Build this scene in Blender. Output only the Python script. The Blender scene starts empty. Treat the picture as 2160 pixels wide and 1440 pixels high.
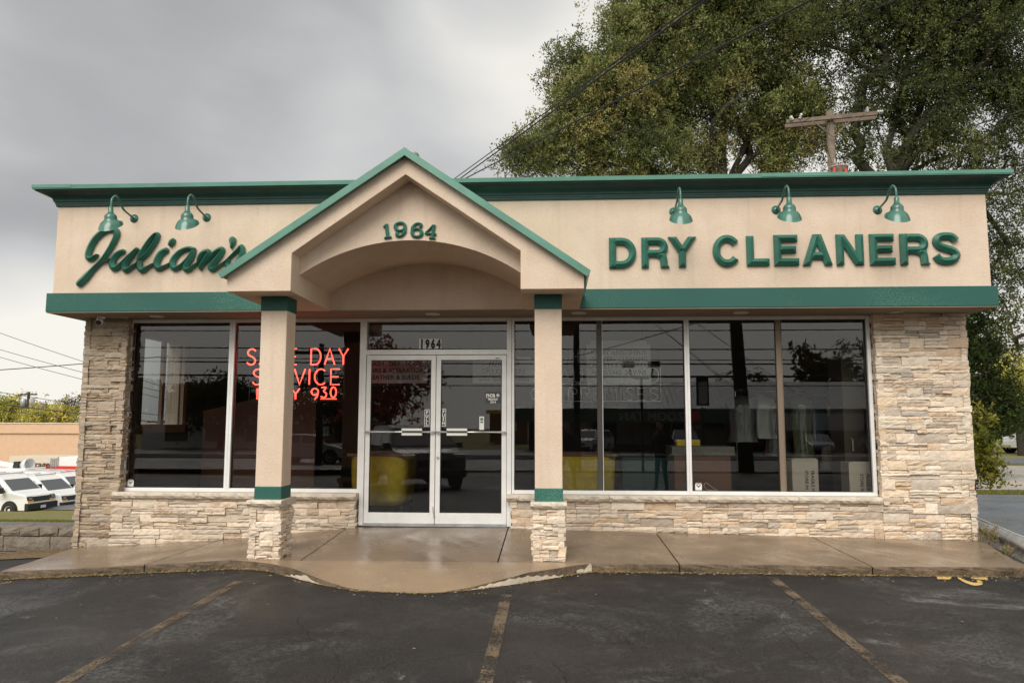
import bpy, bmesh, math, random
import numpy as np
from mathutils import Vector, Matrix
random.seed(7)
R = math.radians
S = bpy.context.scene
C = S.collection

# ------------------------------------------------------------------ camera
FPX, YAW, PITCH, ROLL = 1600.0, 0.0549, 0.1057, 0.0017
CAM = Vector((1.5238, -9.752, 1.2855))
_f = Vector((-math.sin(YAW)*math.cos(PITCH), math.cos(YAW)*math.cos(PITCH), math.sin(PITCH)))
_r = Vector((math.cos(YAW), math.sin(YAW), 0)); _u = _r.cross(_f)
CR = _r*math.cos(ROLL)+_u*math.sin(ROLL); CU = _u*math.cos(ROLL)-_r*math.sin(ROLL)
cd = bpy.data.cameras.new('camera'); cam = bpy.data.objects.new('camera', cd); C.objects.link(cam)
cd.sensor_width = 36; cd.lens = FPX/2160*36; cd.clip_end = 2000; cd.clip_start = 0.05
cam.matrix_world = Matrix((( CR.x, CU.x, -_f.x, CAM.x), (CR.y, CU.y, -_f.y, CAM.y), (CR.z, CU.z, -_f.z, CAM.z), (0,0,0,1)))
S.camera = cam
def ray(u, v): return _f + CR*((u-1080)/FPX) - CU*((v-720)/FPX)
def at(u, v, Y):                     # point of the vertical plane at depth Y seen at photo pixel u, v
    d = ray(u, v); return CAM + d*((Y-CAM.y)/d.y)

# ------------------------------------------------------------------ world / sun
W = bpy.data.worlds.new('World'); S.world = W; W.use_nodes = True
SUN_EL, SUN_AZ = R(43), R(196)       # behind the photographer, slightly left
def build_world():
    nt = W.node_tree; nt.nodes.clear(); N = nt.nodes.new; L = nt.links.new
    out = N('ShaderNodeOutputWorld'); mix = N('ShaderNodeMixShader'); mix.inputs[0].default_value = .95
    sky = N('ShaderNodeTexSky'); sky.sky_type = 'NISHITA'; sky.sun_disc = False
    sky.sun_elevation = SUN_EL; sky.sun_rotation = SUN_AZ
    b1 = N('ShaderNodeBackground'); b1.inputs[1].default_value = .1; L(sky.outputs[0], b1.inputs[0])
    b2 = N('ShaderNodeBackground'); b2.inputs[1].default_value = .84
    tc = N('ShaderNodeTexCoord')
    def math_(op, a, b=None, clamp=False):
        n = N('ShaderNodeMath'); n.operation = op; n.use_clamp = clamp
        for i, x in enumerate((a, b)):
            if x is None: continue
            if isinstance(x, (int, float)): n.inputs[i].default_value = x
            else: L(x, n.inputs[i])
        return n.outputs[0]
    mp = N('ShaderNodeMapping'); mp.inputs['Scale'].default_value = (1, 1, 2.2); L(tc.outputs['Generated'], mp.inputs[0])
    n1 = N('ShaderNodeTexNoise'); n1.inputs['Scale'].default_value = 2.6; n1.inputs['Detail'].default_value = 7; n1.inputs['Roughness'].default_value = .52; n1.inputs['Distortion'].default_value = .25
    L(mp.outputs[0], n1.inputs[0])
    val = math_('MULTIPLY', math_('SUBTRACT', n1.outputs[0], .5), .55)
    val = math_('ADD', val, .60)
    def blob(u, v, amp, inner, outer):
        nonlocal val
        d = ray(u, v).normalized()
        vm = N('ShaderNodeVectorMath'); vm.operation = 'DOT_PRODUCT'; vm.inputs[1].default_value = d; L(tc.outputs['Generated'], vm.inputs[0])
        mr = N('ShaderNodeMapRange'); mr.interpolation_type = 'SMOOTHSTEP'
        mr.inputs[1].default_value = math.cos(R(outer)); mr.inputs[2].default_value = math.cos(R(inner)); mr.inputs[3].default_value = 0; mr.inputs[4].default_value = amp
        L(vm.outputs['Value'], mr.inputs[0]); val = math_('ADD', val, mr.outputs[0])
    blob(1150, 60, .33, 1, 12); blob(1750, 200, .3, 3, 16); blob(60, 740, .48, 2, 9)
    blob(30, 520, -.16, 1, 6); blob(330, 170, -.10, 2, 12); blob(60, 30, -.10, 1, 12); blob(560, -20, -.12, 1, 9); blob(2150, 800, .3, 3, 14); blob(1060, -60, -.18, 1, 6)
    blob(700, 300, .05, 2, 12)
    # the clouds behind the photographer and overhead are thinner and brighter
    sp = N('ShaderNodeSeparateXYZ'); L(tc.outputs['Generated'], sp.inputs[0])
    mr = N('ShaderNodeMapRange'); mr.interpolation_type = 'SMOOTHSTEP'; L(sp.outputs[1], mr.inputs[0])
    mr.inputs[1].default_value = .55; mr.inputs[2].default_value = -.5; mr.inputs[3].default_value = 0; mr.inputs[4].default_value = .38
    val = math_('ADD', val, mr.outputs[0])
    ramp = N('ShaderNodeValToRGB'); L(val, ramp.inputs[0]); r = ramp.color_ramp; r.interpolation = 'LINEAR'
    r.elements[0].position = .15; r.elements[0].color = (.30, .302, .307, 1)
    r.elements[1].position = 1.0; r.elements[1].color = (.97, .935, .86, 1)
    e = r.elements.new(.5); e.color = (.475, .475, .48, 1)
    e = r.elements.new(.72); e.color = (.67, .668, .66, 1)
    # above 1 the ramp clamps: multiply for the rear sky
    mr2 = N('ShaderNodeMapRange'); mr2.interpolation_type = 'SMOOTHSTEP'; L(sp.outputs[1], mr2.inputs[0])
    mr2.inputs[1].default_value = .45; mr2.inputs[2].default_value = -.45; mr2.inputs[3].default_value = 1.0; mr2.inputs[4].default_value = REAR
    vm = N('ShaderNodeVectorMath'); vm.operation = 'SCALE'; L(ramp.outputs[0], vm.inputs[0]); L(mr2.outputs[0], vm.inputs['Scale'])
    L(vm.outputs[0], b2.inputs[0])
    L(b1.outputs[0], mix.inputs[1]); L(b2.outputs[0], mix.inputs[2]); L(mix.outputs[0], out.inputs[0])
REAR = 1.30
build_world()
sl = bpy.data.lights.new('sun', 'SUN'); sl.energy = 2.3; sl.angle = R(40); sl.color = (1, .95, .87)
so = bpy.data.objects.new('sun', sl); C.objects.link(so)
sd = Vector((math.sin(SUN_AZ)*math.cos(SUN_EL), math.cos(SUN_AZ)*math.cos(SUN_EL), math.sin(SUN_EL)))
so.rotation_euler = sd.to_track_quat('Z', 'Y').to_euler(); so.location = (0, -20, 30)
S.view_settings.view_transform = 'Standard'; S.view_settings.look = 'None'; S.view_settings.exposure = 0.25; S.view_settings.gamma = 1
S.cycles.max_bounces = 8; S.cycles.transparent_max_bounces = 16; S.cycles.caustics_refractive = False; S.cycles.caustics_reflective = False
S.cycles.use_denoising = True

# ------------------------------------------------------------------ materials
def mat(name, col, rough=.6, metal=0, bump=0, bscale=40, var=0, vscale=3, col2=None, attr=None, emit=None, estr=0, spec=.5, coat=0, bdist=.01, detail=6, stain=None, blo=.35, bhi=.65):
    m = bpy.data.materials.new(name); m.use_nodes = True; nt = m.node_tree; N = nt.nodes.new; L = nt.links.new
    p = nt.nodes['Principled BSDF']; p.inputs['Roughness'].default_value = rough; p.inputs['Metallic'].default_value = metal
    p.inputs['Specular IOR Level'].default_value = spec; p.inputs['Coat Weight'].default_value = coat
    p.inputs['Base Color'].default_value = (*col, 1)
    tc = N('ShaderNodeTexCoord'); src = None
    if attr:
        a = N('ShaderNodeAttribute'); a.attribute_name = attr; src = a.outputs['Color']
    if var or col2 or stain:
        n = N('ShaderNodeTexNoise'); n.inputs['Scale'].default_value = vscale; n.inputs['Detail'].default_value = detail; n.inputs['Roughness'].default_value = .6
        L(tc.outputs['Object'], n.inputs[0])
        mr = N('ShaderNodeMapRange'); mr.inputs[1].default_value = blo; mr.inputs[2].default_value = bhi; L(n.outputs[0], mr.inputs[0])
        mx = N('ShaderNodeMix'); mx.data_type = 'RGBA'; L(mr.outputs[0], mx.inputs[0])
        if col2 is None: col2 = tuple(max(0, c*(1-var)) for c in col)
        if src is not None:
            mx.blend_type = 'MULTIPLY'; L(src, mx.inputs[6]); mx.inputs[7].default_value = (1-var, 1-var, 1-var, 1)
        else:
            mx.inputs[6].default_value = (*col, 1); mx.inputs[7].default_value = (*col2, 1)
        src = mx.outputs[2]
    if src is not None: L(src, p.inputs['Base Color'])
    if bump:
        n = N('ShaderNodeTexNoise'); n.inputs['Scale'].default_value = bscale; n.inputs['Detail'].default_value = 5; L(tc.outputs['Object'], n.inputs[0])
        b = N('ShaderNodeBump'); b.inputs['Strength'].default_value = bump; b.inputs['Distance'].default_value = bdist; L(n.outputs[0], b.inputs['Height']); L(b.outputs[0], p.inputs['Normal'])
    if emit: p.inputs['Emission Color'].default_value = (*emit, 1); p.inputs['Emission Strength'].default_value = estr
    m['p'] = 1
    return m
def glass_mat(name, tint=(.90, .93, .91), f0=.070):
    m = bpy.data.materials.new(name); m.use_nodes = True; nt = m.node_tree; nt.nodes.clear(); N = nt.nodes.new; L = nt.links.new
    o = N('ShaderNodeOutputMaterial'); t = N('ShaderNodeBsdfTransparent'); t.inputs[0].default_value = (*tint, 1)
    g = N('ShaderNodeBsdfGlossy'); g.inputs['Roughness'].default_value = .0; g.inputs[0].default_value = (1, 1, 1, 1)
    fr = N('ShaderNodeFresnel'); fr.inputs[0].default_value = (1+math.sqrt(f0))/(1-math.sqrt(f0))
    n = N('ShaderNodeTexNoise'); n.inputs['Scale'].default_value = .5; n.inputs['Detail'].default_value = 0
    tc = N('ShaderNodeTexCoord'); L(tc.outputs['Object'], n.inputs[0]); b = N('ShaderNodeBump'); b.inputs['Strength'].default_value = .10; b.inputs['Distance'].default_value = .003
    L(n.outputs[0], b.inputs['Height']); L(b.outputs[0], g.inputs['Normal'])
    mx = N('ShaderNodeMixShader'); L(fr.outputs[0], mx.inputs[0]); L(t.outputs[0], mx.inputs[1]); L(g.outputs[0], mx.inputs[2]); L(mx.outputs[0], o.inputs[0])
    return m
def leaf_mat(name):
    m = bpy.data.materials.new(name); m.use_nodes = True; nt = m.node_tree; nt.nodes.clear(); N = nt.nodes.new; L = nt.links.new
    o = N('ShaderNodeOutputMaterial'); d = N('ShaderNodeBsdfDiffuse'); t = N('ShaderNodeBsdfTranslucent'); mx = N('ShaderNodeMixShader'); mx.inputs[0].default_value = .32
    a = N('ShaderNodeAttribute'); a.attribute_name = 'tint'; L(a.outputs[0], d.inputs[0]); L(a.outputs[0], t.inputs[0])
    L(d.outputs[0], mx.inputs[1]); L(t.outputs[0], mx.inputs[2]); L(mx.outputs[0], o.inputs[0]); return m
M = {}
M['stucco'] = mat('stucco_beige', (.71, .58, .465), 0.88, bump=.6, bscale=48, col2=(.655, .515, .395), vscale=2.2, bdist=.007, detail=9)
def weather(m, col, sc=(9, 9, .55), amt=.35, lo=.55, hi=.72):
    nt = m.node_tree; N = nt.nodes.new; L = nt.links.new; p = nt.nodes['Principled BSDF']; src = p.inputs['Base Color'].links[0].from_socket
    tc = N('ShaderNodeTexCoord'); mp = N('ShaderNodeMapping'); mp.inputs['Scale'].default_value = sc; L(tc.outputs['Object'], mp.inputs[0])
    n = N('ShaderNodeTexNoise'); n.inputs['Scale'].default_value = 1; n.inputs['Detail'].default_value = 6; n.inputs['Roughness'].default_value = .6; L(mp.outputs[0], n.inputs[0])
    mr = N('ShaderNodeMapRange'); mr.inputs[1].default_value = lo; mr.inputs[2].default_value = hi; mr.inputs[4].default_value = amt; L(n.outputs[0], mr.inputs[0])
    mx = N('ShaderNodeMix'); mx.data_type = 'RGBA'; L(mr.outputs[0], mx.inputs[0]); L(src, mx.inputs[6]); mx.inputs[7].default_value = (*col, 1); L(mx.outputs[2], p.inputs['Base Color'])
weather(M['stucco'], (.50, .40, .31)); weather(M['stucco'], (.56, .46, .37), (3, 3, 3), .45, .5, .75); weather(M['stucco'], (.55, .43, .33), (45, 45, 45), .35, .5, .7)
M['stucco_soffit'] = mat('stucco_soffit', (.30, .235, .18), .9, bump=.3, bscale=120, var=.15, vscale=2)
def green_paint():
    m = mat('green_paint', (.024, .105, .085), .55, bump=.25, bscale=90, bdist=.005, spec=.35)
    nt = m.node_tree; N = nt.nodes.new; L = nt.links.new; p = nt.nodes['Principled BSDF']; tc = N('ShaderNodeTexCoord')
    n = N('ShaderNodeTexNoise'); n.inputs['Scale'].default_value = 85; n.inputs['Detail'].default_value = 3; L(tc.outputs['Object'], n.inputs[0])
    n2 = N('ShaderNodeTexNoise'); n2.inputs['Scale'].default_value = .8; n2.inputs['Detail'].default_value = 2; L(tc.outputs['Object'], n2.inputs[0])
    a = N('ShaderNodeMath'); a.operation = 'MULTIPLY'; L(n.outputs[0], a.inputs[0]); L(n2.outputs[0], a.inputs[1])
    mr = N('ShaderNodeMapRange'); mr.inputs[1].default_value = .30; mr.inputs[2].default_value = .40; L(a.outputs[0], mr.inputs[0])
    mx = N('ShaderNodeMix'); mx.data_type = 'RGBA'; mx.inputs[6].default_value = (.022, .100, .082, 1); mx.inputs[7].default_value = (.065, .20, .15, 1)
    L(mr.outputs[0], mx.inputs[0]); L(mx.outputs[2], p.inputs[0]); return m
M['green'] = green_paint()
M['cornice'] = mat('green_cornice', (.006, .042, .036), .5, bump=.3, bscale=70, col2=(.010, .062, .05), vscale=5, bdist=.004)
M['green_letter'] = mat('green_letter', (.032, .155, .11), .36, bump=.12, bscale=60, var=.25, vscale=6, bdist=.003)
M['green_metal'] = mat('green_metal', (.095, .265, .20), .36, var=.2, vscale=4, bump=.05, bscale=10, coat=.2)
M['lamp_green'] = mat('lamp_enamel', (.042, .17, .125), .3, var=.35, vscale=14, bump=.05, coat=.4)
M['white_enamel'] = mat('lamp_inner', (.62, .66, .64), .35)
M['alu'] = mat('aluminium', (.84, .84, .83), .42, metal=.1, var=.10, vscale=6, bump=.04, bscale=30)
M['alu_dark'] = mat('dark_bronze', (.075, .068, .062), .45, metal=.3)
M['alu_tan'] = mat('tan_mullion', (.20, .15, .11), .5)
M['steel'] = mat('brushed_steel', (.72, .72, .7), .25, metal=.8)
M['glass'] = glass_mat('window_glass')
M['black'] = mat('black_matt', (.012, .012, .012), .6)
M['rubber'] = mat('rubber', (.018, .018, .018), .8, bump=.2)
M['white'] = mat('white_paint', (.78, .78, .76), .5)
M['stone'] = mat('ledger_stone', (1, 1, 1), .9, attr='tint', var=.28, vscale=15, bump=.8, bscale=38, bdist=.012, blo=.48, bhi=.8)
M['sill'] = mat('sill_stone', (.68, .60, .50), .9, bump=.9, bscale=26, var=.25, vscale=5, bdist=.018)
M['concrete_block'] = mat('block_concrete', (.22, .19, .155), .95, bump=.9, bscale=30, col2=(.15, .12, .09), vscale=5, bdist=.02)
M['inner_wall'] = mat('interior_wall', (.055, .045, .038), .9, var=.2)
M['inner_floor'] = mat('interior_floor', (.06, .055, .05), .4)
M['brown'] = mat('brown_laminate', (.22, .085, .045), .5, var=.2)
M['grey_top'] = mat('counter_top', (.24, .23, .19), .5, var=.2, vscale=20)
M['yellow'] = mat('yellow_canvas', (.86, .62, .07), .8, bump=.5, bscale=9, var=.25, vscale=5, bdist=.03)
M['teal'] = mat('teal_plastic', (.006, .055, .06), .5)
M['carton'] = mat('white_carton', (.84, .72, .60), .8, var=.08)
M['bark'] = mat('bark', (.030, .024, .019), .95, bump=1, bscale=14, bdist=.04, col2=(.05, .042, .034), vscale=4)
M['pole_wood'] = mat('pole_wood', (.20, .155, .115), .9, bump=.6, bscale=20, col2=(.13, .10, .075), vscale=5)
M['pole_dark'] = mat('pole_wood_dark', (.06, .045, .035), .9, bump=.6, bscale=20, var=.3)
M['wire'] = mat('wire_black', (.012, .012, .012), .6)
M['leaf'] = leaf_mat('foliage')
M['neon'] = mat('neon_red', (.8, .12, .08), .4, emit=(1.0, .085, .055), estr=2.6)
M['neon_off'] = mat('neon_unlit', (.55, .56, .56), .2)
M['porcelain'] = mat('porcelain', (.6, .6, .6), .25)
M['galv'] = mat('galvanised', (.46, .48, .50), .38, metal=.35, var=.35, vscale=5, bump=.2, bscale=6)
M['car_glass'] = mat('car_glass', (.03, .036, .034), .06, spec=1.0, coat=1)
M['chrome'] = mat('chrome', (.6, .6, .6), .15, metal=1)
M['rust'] = mat('rusty_drum', (.28, .12, .06), .8, col2=(.5, .47, .42), vscale=9, bump=.3)

# ------------------------------------------------------------------ mesh helpers
class MB:
    def __init__(s): s.v = []; s.f = []; s.c = []
    def add(s, vs, fs, col=None):
        o = len(s.v); s.v += [tuple(p) for p in vs]; s.f += [tuple(i+o for i in f) for f in fs]
        s.c += [col or (1, 1, 1)]*len(fs)
    def box(s, x0, x1, y0, y1, z0, z1, col=None):
        s.add([(x0,y0,z0),(x1,y0,z0),(x1,y1,z0),(x0,y1,z0),(x0,y0,z1),(x1,y0,z1),(x1,y1,z1),(x0,y1,z1)],
              [(0,3,2,1),(4,5,6,7),(0,1,5,4),(1,2,6,5),(2,3,7,6),(3,0,4,7)], col); return s
    def prism(s, poly, y0, y1, axis='y'):
        """poly: (x, z) points, extruded from y0 to y1"""
        n = len(poly); A = sum(poly[i][0]*poly[(i+1)%n][1]-poly[(i+1)%n][0]*poly[i][1] for i in range(n))
        if A < 0: poly = poly[::-1]
        P = (lambda a, b, c: (a, b, c)) if axis == 'y' else (lambda a, b, c: (b, a, c))
        vs = [P(p[0], y0, p[1]) for p in poly]+[P(p[0], y1, p[1]) for p in poly]
        s.add(vs, [tuple(range(n)), tuple(range(2*n-1, n-1, -1))]+[(i, i+n, (i+1)%n+n, (i+1)%n) for i in range(n)]); return s
    def tube(s, pts, r, n=8, cap=True, col=None):
        pts = [Vector(p) for p in pts]; rs = r if isinstance(r, (list, tuple)) else [r]*len(pts)
        vs = []; fs = []; prev = None
        for i, p in enumerate(pts):
            t = (pts[min(i+1, len(pts)-1)]-pts[max(i-1, 0)])
            if t.length < 1e-9: t = Vector((0, 0, 1))
            t.normalize()
            if prev is None: a = t.cross(Vector((0, 0, 1)) if abs(t.z) < .9 else Vector((1, 0, 0))).normalized()
            else:
                a = prev-t*prev.dot(t); a = a.normalized() if a.length > 1e-6 else t.orthogonal().normalized()
            prev = a; b = t.cross(a)
            for k in range(n):
                an = 2*math.pi*k/n; vs.append(p+(a*math.cos(an)+b*math.sin(an))*rs[i])
        for i in range(len(pts)-1):
            for k in range(n): fs.append((i*n+k, i*n+(k+1)%n, (i+1)*n+(k+1)%n, (i+1)*n+k))
        if cap: fs += [tuple(range(n-1, -1, -1)), tuple((len(pts)-1)*n+k for k in range(n))]
        s.add(vs, fs, col); return s
    def lathe(s, prof, c=(0,0,0), n=24, axis=None):
        """prof: (r, z); axis = direction vector"""
        q = Vector(axis).normalized().to_track_quat('Z', 'Y') if axis is not None else None
        vs = []
        for (r, z) in prof:
            for k in range(n):
                p = Vector((r*math.cos(2*math.pi*k/n), r*math.sin(2*math.pi*k/n), z))
                if q: p = q @ p
                vs.append(p+Vector(c))
        fs = [(i*n+k, i*n+(k+1)%n, (i+1)*n+(k+1)%n, (i+1)*n+k) for i in range(len(prof)-1) for k in range(n)]
        s.add(vs, fs); return s
    def build(s, name, m, parent=None, smooth=False, tint=False, bevel=0, loc=None):
        me = bpy.data.meshes.new(name); me.from_pydata(s.v, [], s.f); me.materials.append(m)
        if tint:
            at_ = me.color_attributes.new('tint', 'FLOAT_COLOR', 'CORNER'); arr = []
            for f, c in zip(s.f, s.c): arr += [c[0], c[1], c[2], 1.0]*len(f)
            at_.data.foreach_set('color', arr)
        if smooth: me.polygons.foreach_set('use_smooth', [True]*len(me.polygons))
        me.update(); o = bpy.data.objects.new(name, me); C.objects.link(o)
        if parent: o.parent = parent
        if loc: o.location = loc
        if bevel:
            b = o.modifiers.new('b', 'BEVEL'); b.width = bevel; b.segments = 2; b.limit_method = 'ANGLE'; b.angle_limit = R(40); b.harden_normals = False
        return o
def thing(name, label, cat, group=None, loc=(0,0,0), rz=0):
    o = bpy.data.objects.new(name, None); C.objects.link(o); o.location = loc; o.rotation_euler = (0, 0, rz); o.empty_display_size = .2
    return tag(o, label, cat, group)
def tag(o, label, cat, group=None):
    o['label'] = label; o['category'] = cat
    if group: o['group'] = group
    return o
def struct(o, kind='structure', label=None):
    o['kind'] = kind
    if label: o['label'] = label
    return o
def copy_tree(o, parent=None):
    c = o.copy(); C.objects.link(c); c.parent = parent
    for ch in [x for x in bpy.data.objects if x.parent == o]: copy_tree(ch, c)
    return c
def text(body, size, loc, m, name, parent=None, bold=0, rot=(math.pi/2, 0, 0), align='LEFT', extrude=.0015, sx=1, space=1, shear=0):
    cu = bpy.data.curves.new('t', 'FONT'); cu.body = body; cu.size = size; cu.offset = bold; cu.extrude = extrude; cu.align_x = align; cu.resolution_u = 3; cu.space_character = space; cu.shear = shear
    t = bpy.data.objects.new('t', cu); C.objects.link(t); bpy.context.view_layer.update()
    me = bpy.data.meshes.new_from_object(t.evaluated_get(bpy.context.evaluated_depsgraph_get())); bpy.data.objects.remove(t); bpy.data.curves.remove(cu)
    me.materials.clear(); me.materials.append(m); o = bpy.data.objects.new(name, me); me.name = name; C.objects.link(o); o.location = loc; o.rotation_euler = rot; o.scale = (sx, 1, 1)
    if parent: o.parent = parent
    return o
def spline(pts, k=6):
    """Catmull-Rom through tuples"""
    P = [pts[0]]+list(pts)+[pts[-1]]; out = []
    for i in range(1, len(P)-2):
        p0, p1, p2, p3 = P[i-1:i+3]
        for j in range(k):
            t = j/k; out.append(tuple(.5*((2*b)+(c-a)*t+(2*a-5*b+4*c-d)*t*t+(-a+3*b-3*c+d)*t**3) for a, b, c, d in zip(p0, p1, p2, p3)))
    out.append(tuple(pts[-1])); return out
def ridge(mb, pts, Y, d1=.035, d2=.03, ends=('r', 'r')):
    """bevelled sign-letter stroke. pts: (x, z, r) centreline in the wall plane; ends r(ound), b(utt), h(orizontal cut), v(ertical cut)"""
    n = len(pts); Ls = []; Rs = []; ridge_ = []
    for i, (x, z, r) in enumerate(pts):
        def dirn(a, b):
            v = Vector((pts[b][0]-pts[a][0], pts[b][1]-pts[a][1])); return v.normalized() if v.length > 1e-9 else Vector((1, 0))
        if i == 0: t = dirn(0, 1); nn = Vector((-t.y, t.x))
        elif i == n-1: t = dirn(n-2, n-1); nn = Vector((-t.y, t.x))
        else:
            a, b = dirn(i-1, i), dirn(i, i+1); na, nb = Vector((-a.y, a.x)), Vector((-b.y, b.x)); nn = (na+nb)
            nn = nn.normalized() if nn.length > 1e-6 else na; nn = nn/max(.45, nn.dot(na))
        if i in (0, n-1):
            e = ends[0] if i == 0 else ends[1]
            if e == 'h': nn = Vector((1 if nn.x > 0 else -1, 0))/max(.3, abs(nn.x))
            if e == 'v': nn = Vector((0, 1 if nn.y > 0 else -1))/max(.3, abs(nn.y))
        Ls.append((x+nn.x*r, z+nn.y*r)); Rs.append((x-nn.x*r, z-nn.y*r)); ridge_.append((x, z))
    # end treatment
    def cap(i, e, sgn):
        x, z, r = pts[i]; j = 1 if i == 0 else n-2
        t = Vector((x-pts[j][0], z-pts[j][1])); ln = t.length; t.normalize()
        if e == 'r':
            a0 = math.atan2(Ls[i][1]-z, Ls[i][0]-x); K = 6
            return [(x+r*math.cos(a0-sgn*math.pi*k/K), z+r*math.sin(a0-sgn*math.pi*k/K)) for k in range(1, K)], None
        return [], (x-t.x*min(r, ln*.8), z-t.y*min(r, ln*.8))
    sgn_end, sgn_start = 1, -1
    c1, q1 = cap(n-1, ends[1], 1); c0, q0 = cap(0, ends[0], 1)
    # outline: L forward, end cap, R backward, start cap
    if q1: ridge_[-1] = q1
    if q0: ridge_[0] = q0
    c0r = []
    if ends[0] == 'r':
        x, z, r = pts[0]; a0 = math.atan2(Rs[0][1]-z, Rs[0][0]-x); c0r = [(x+r*math.cos(a0-math.pi*k/6), z+r*math.sin(a0-math.pi*k/6)) for k in range(1, 6)]
    out = Ls+c1+Rs[::-1]+c0r
    rid = list(range(n))+[n-1]*len(c1)+list(range(n-1, -1, -1))+[0]*len(c0r)
    m = len(out); vs = [(p[0], Y, p[1]) for p in out]+[(p[0], Y-d1, p[1]) for p in out]+[(p[0], Y-d1-d2, p[1]) for p in ridge_]
    fs = []
    for i in range(m):
        j = (i+1) % m; fs.append((i, i+m, j+m, j)[::-1])
        a, b = rid[i]+2*m, rid[j]+2*m
        fs.append((i+m, a, j+m)[::-1] if a == b else (i+m, a, b, j+m)[::-1])
    mb.add(vs, fs)
def ztexture(): pass

# ------------------------------------------------------------------ terrain
def lot_z(x, y):
    z = -.205-.055*max(0, -1.5-x)*(1 if y > -12 else 0.5)
    if y < -1.9: z -= .03*(min(-1.9-y, 12.1))
    if y < -14: z -= .012*min(-14-y, 40)
    if x < -8: z = max(z, z+.055*(-8-x)*.6)
    return z
def left_z(x, y):            # falls away to the left behind the block wall
    d = y+9.75
    P = [(9.7, -.12), (12.6, -.39), (15, -.72), (25, -1.89), (36, -3.05), (45, -3.3), (400, -3.3)]
    for (a, za), (b, zb) in zip(P, P[1:]):
        if d <= b: return za+(zb-za)*max(0, (d-a))/(b-a)
    return -3.3
def ground_z(x, y):
    if y < .25: return lot_z(x, max(y, -54))-.02
    zl, zr = left_z(x, y), -.31
    t = min(1, max(0, (x+4.5)/8)); return zl*(1-t)+zr*t
def sheet(name, xs, ys, zf, m, dz=0, clip=None, tint=False):
    mb = MB(); nx, ny = len(xs), len(ys)
    vs = [(x, y, zf(x, y)+dz) for y in ys for x in xs]
    fs = [(j*nx+i, j*nx+i+1, (j+1)*nx+i+1, (j+1)*nx+i) for j in range(ny-1) for i in range(nx-1)]
    mb.add(vs, fs); return struct(mb.build(name, m))
def frange(a, b, n): return [a+(b-a)*i/n for i in range(n+1)]
def grass_material(name, a, b, sc=3):
    return mat(name, a, .95, col2=b, vscale=sc, bump=.8, bscale=25, bdist=.04, detail=8)
M['grass'] = grass_material('grass', (.13, .14, .03), (.20, .16, .05), 2.5)
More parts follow.
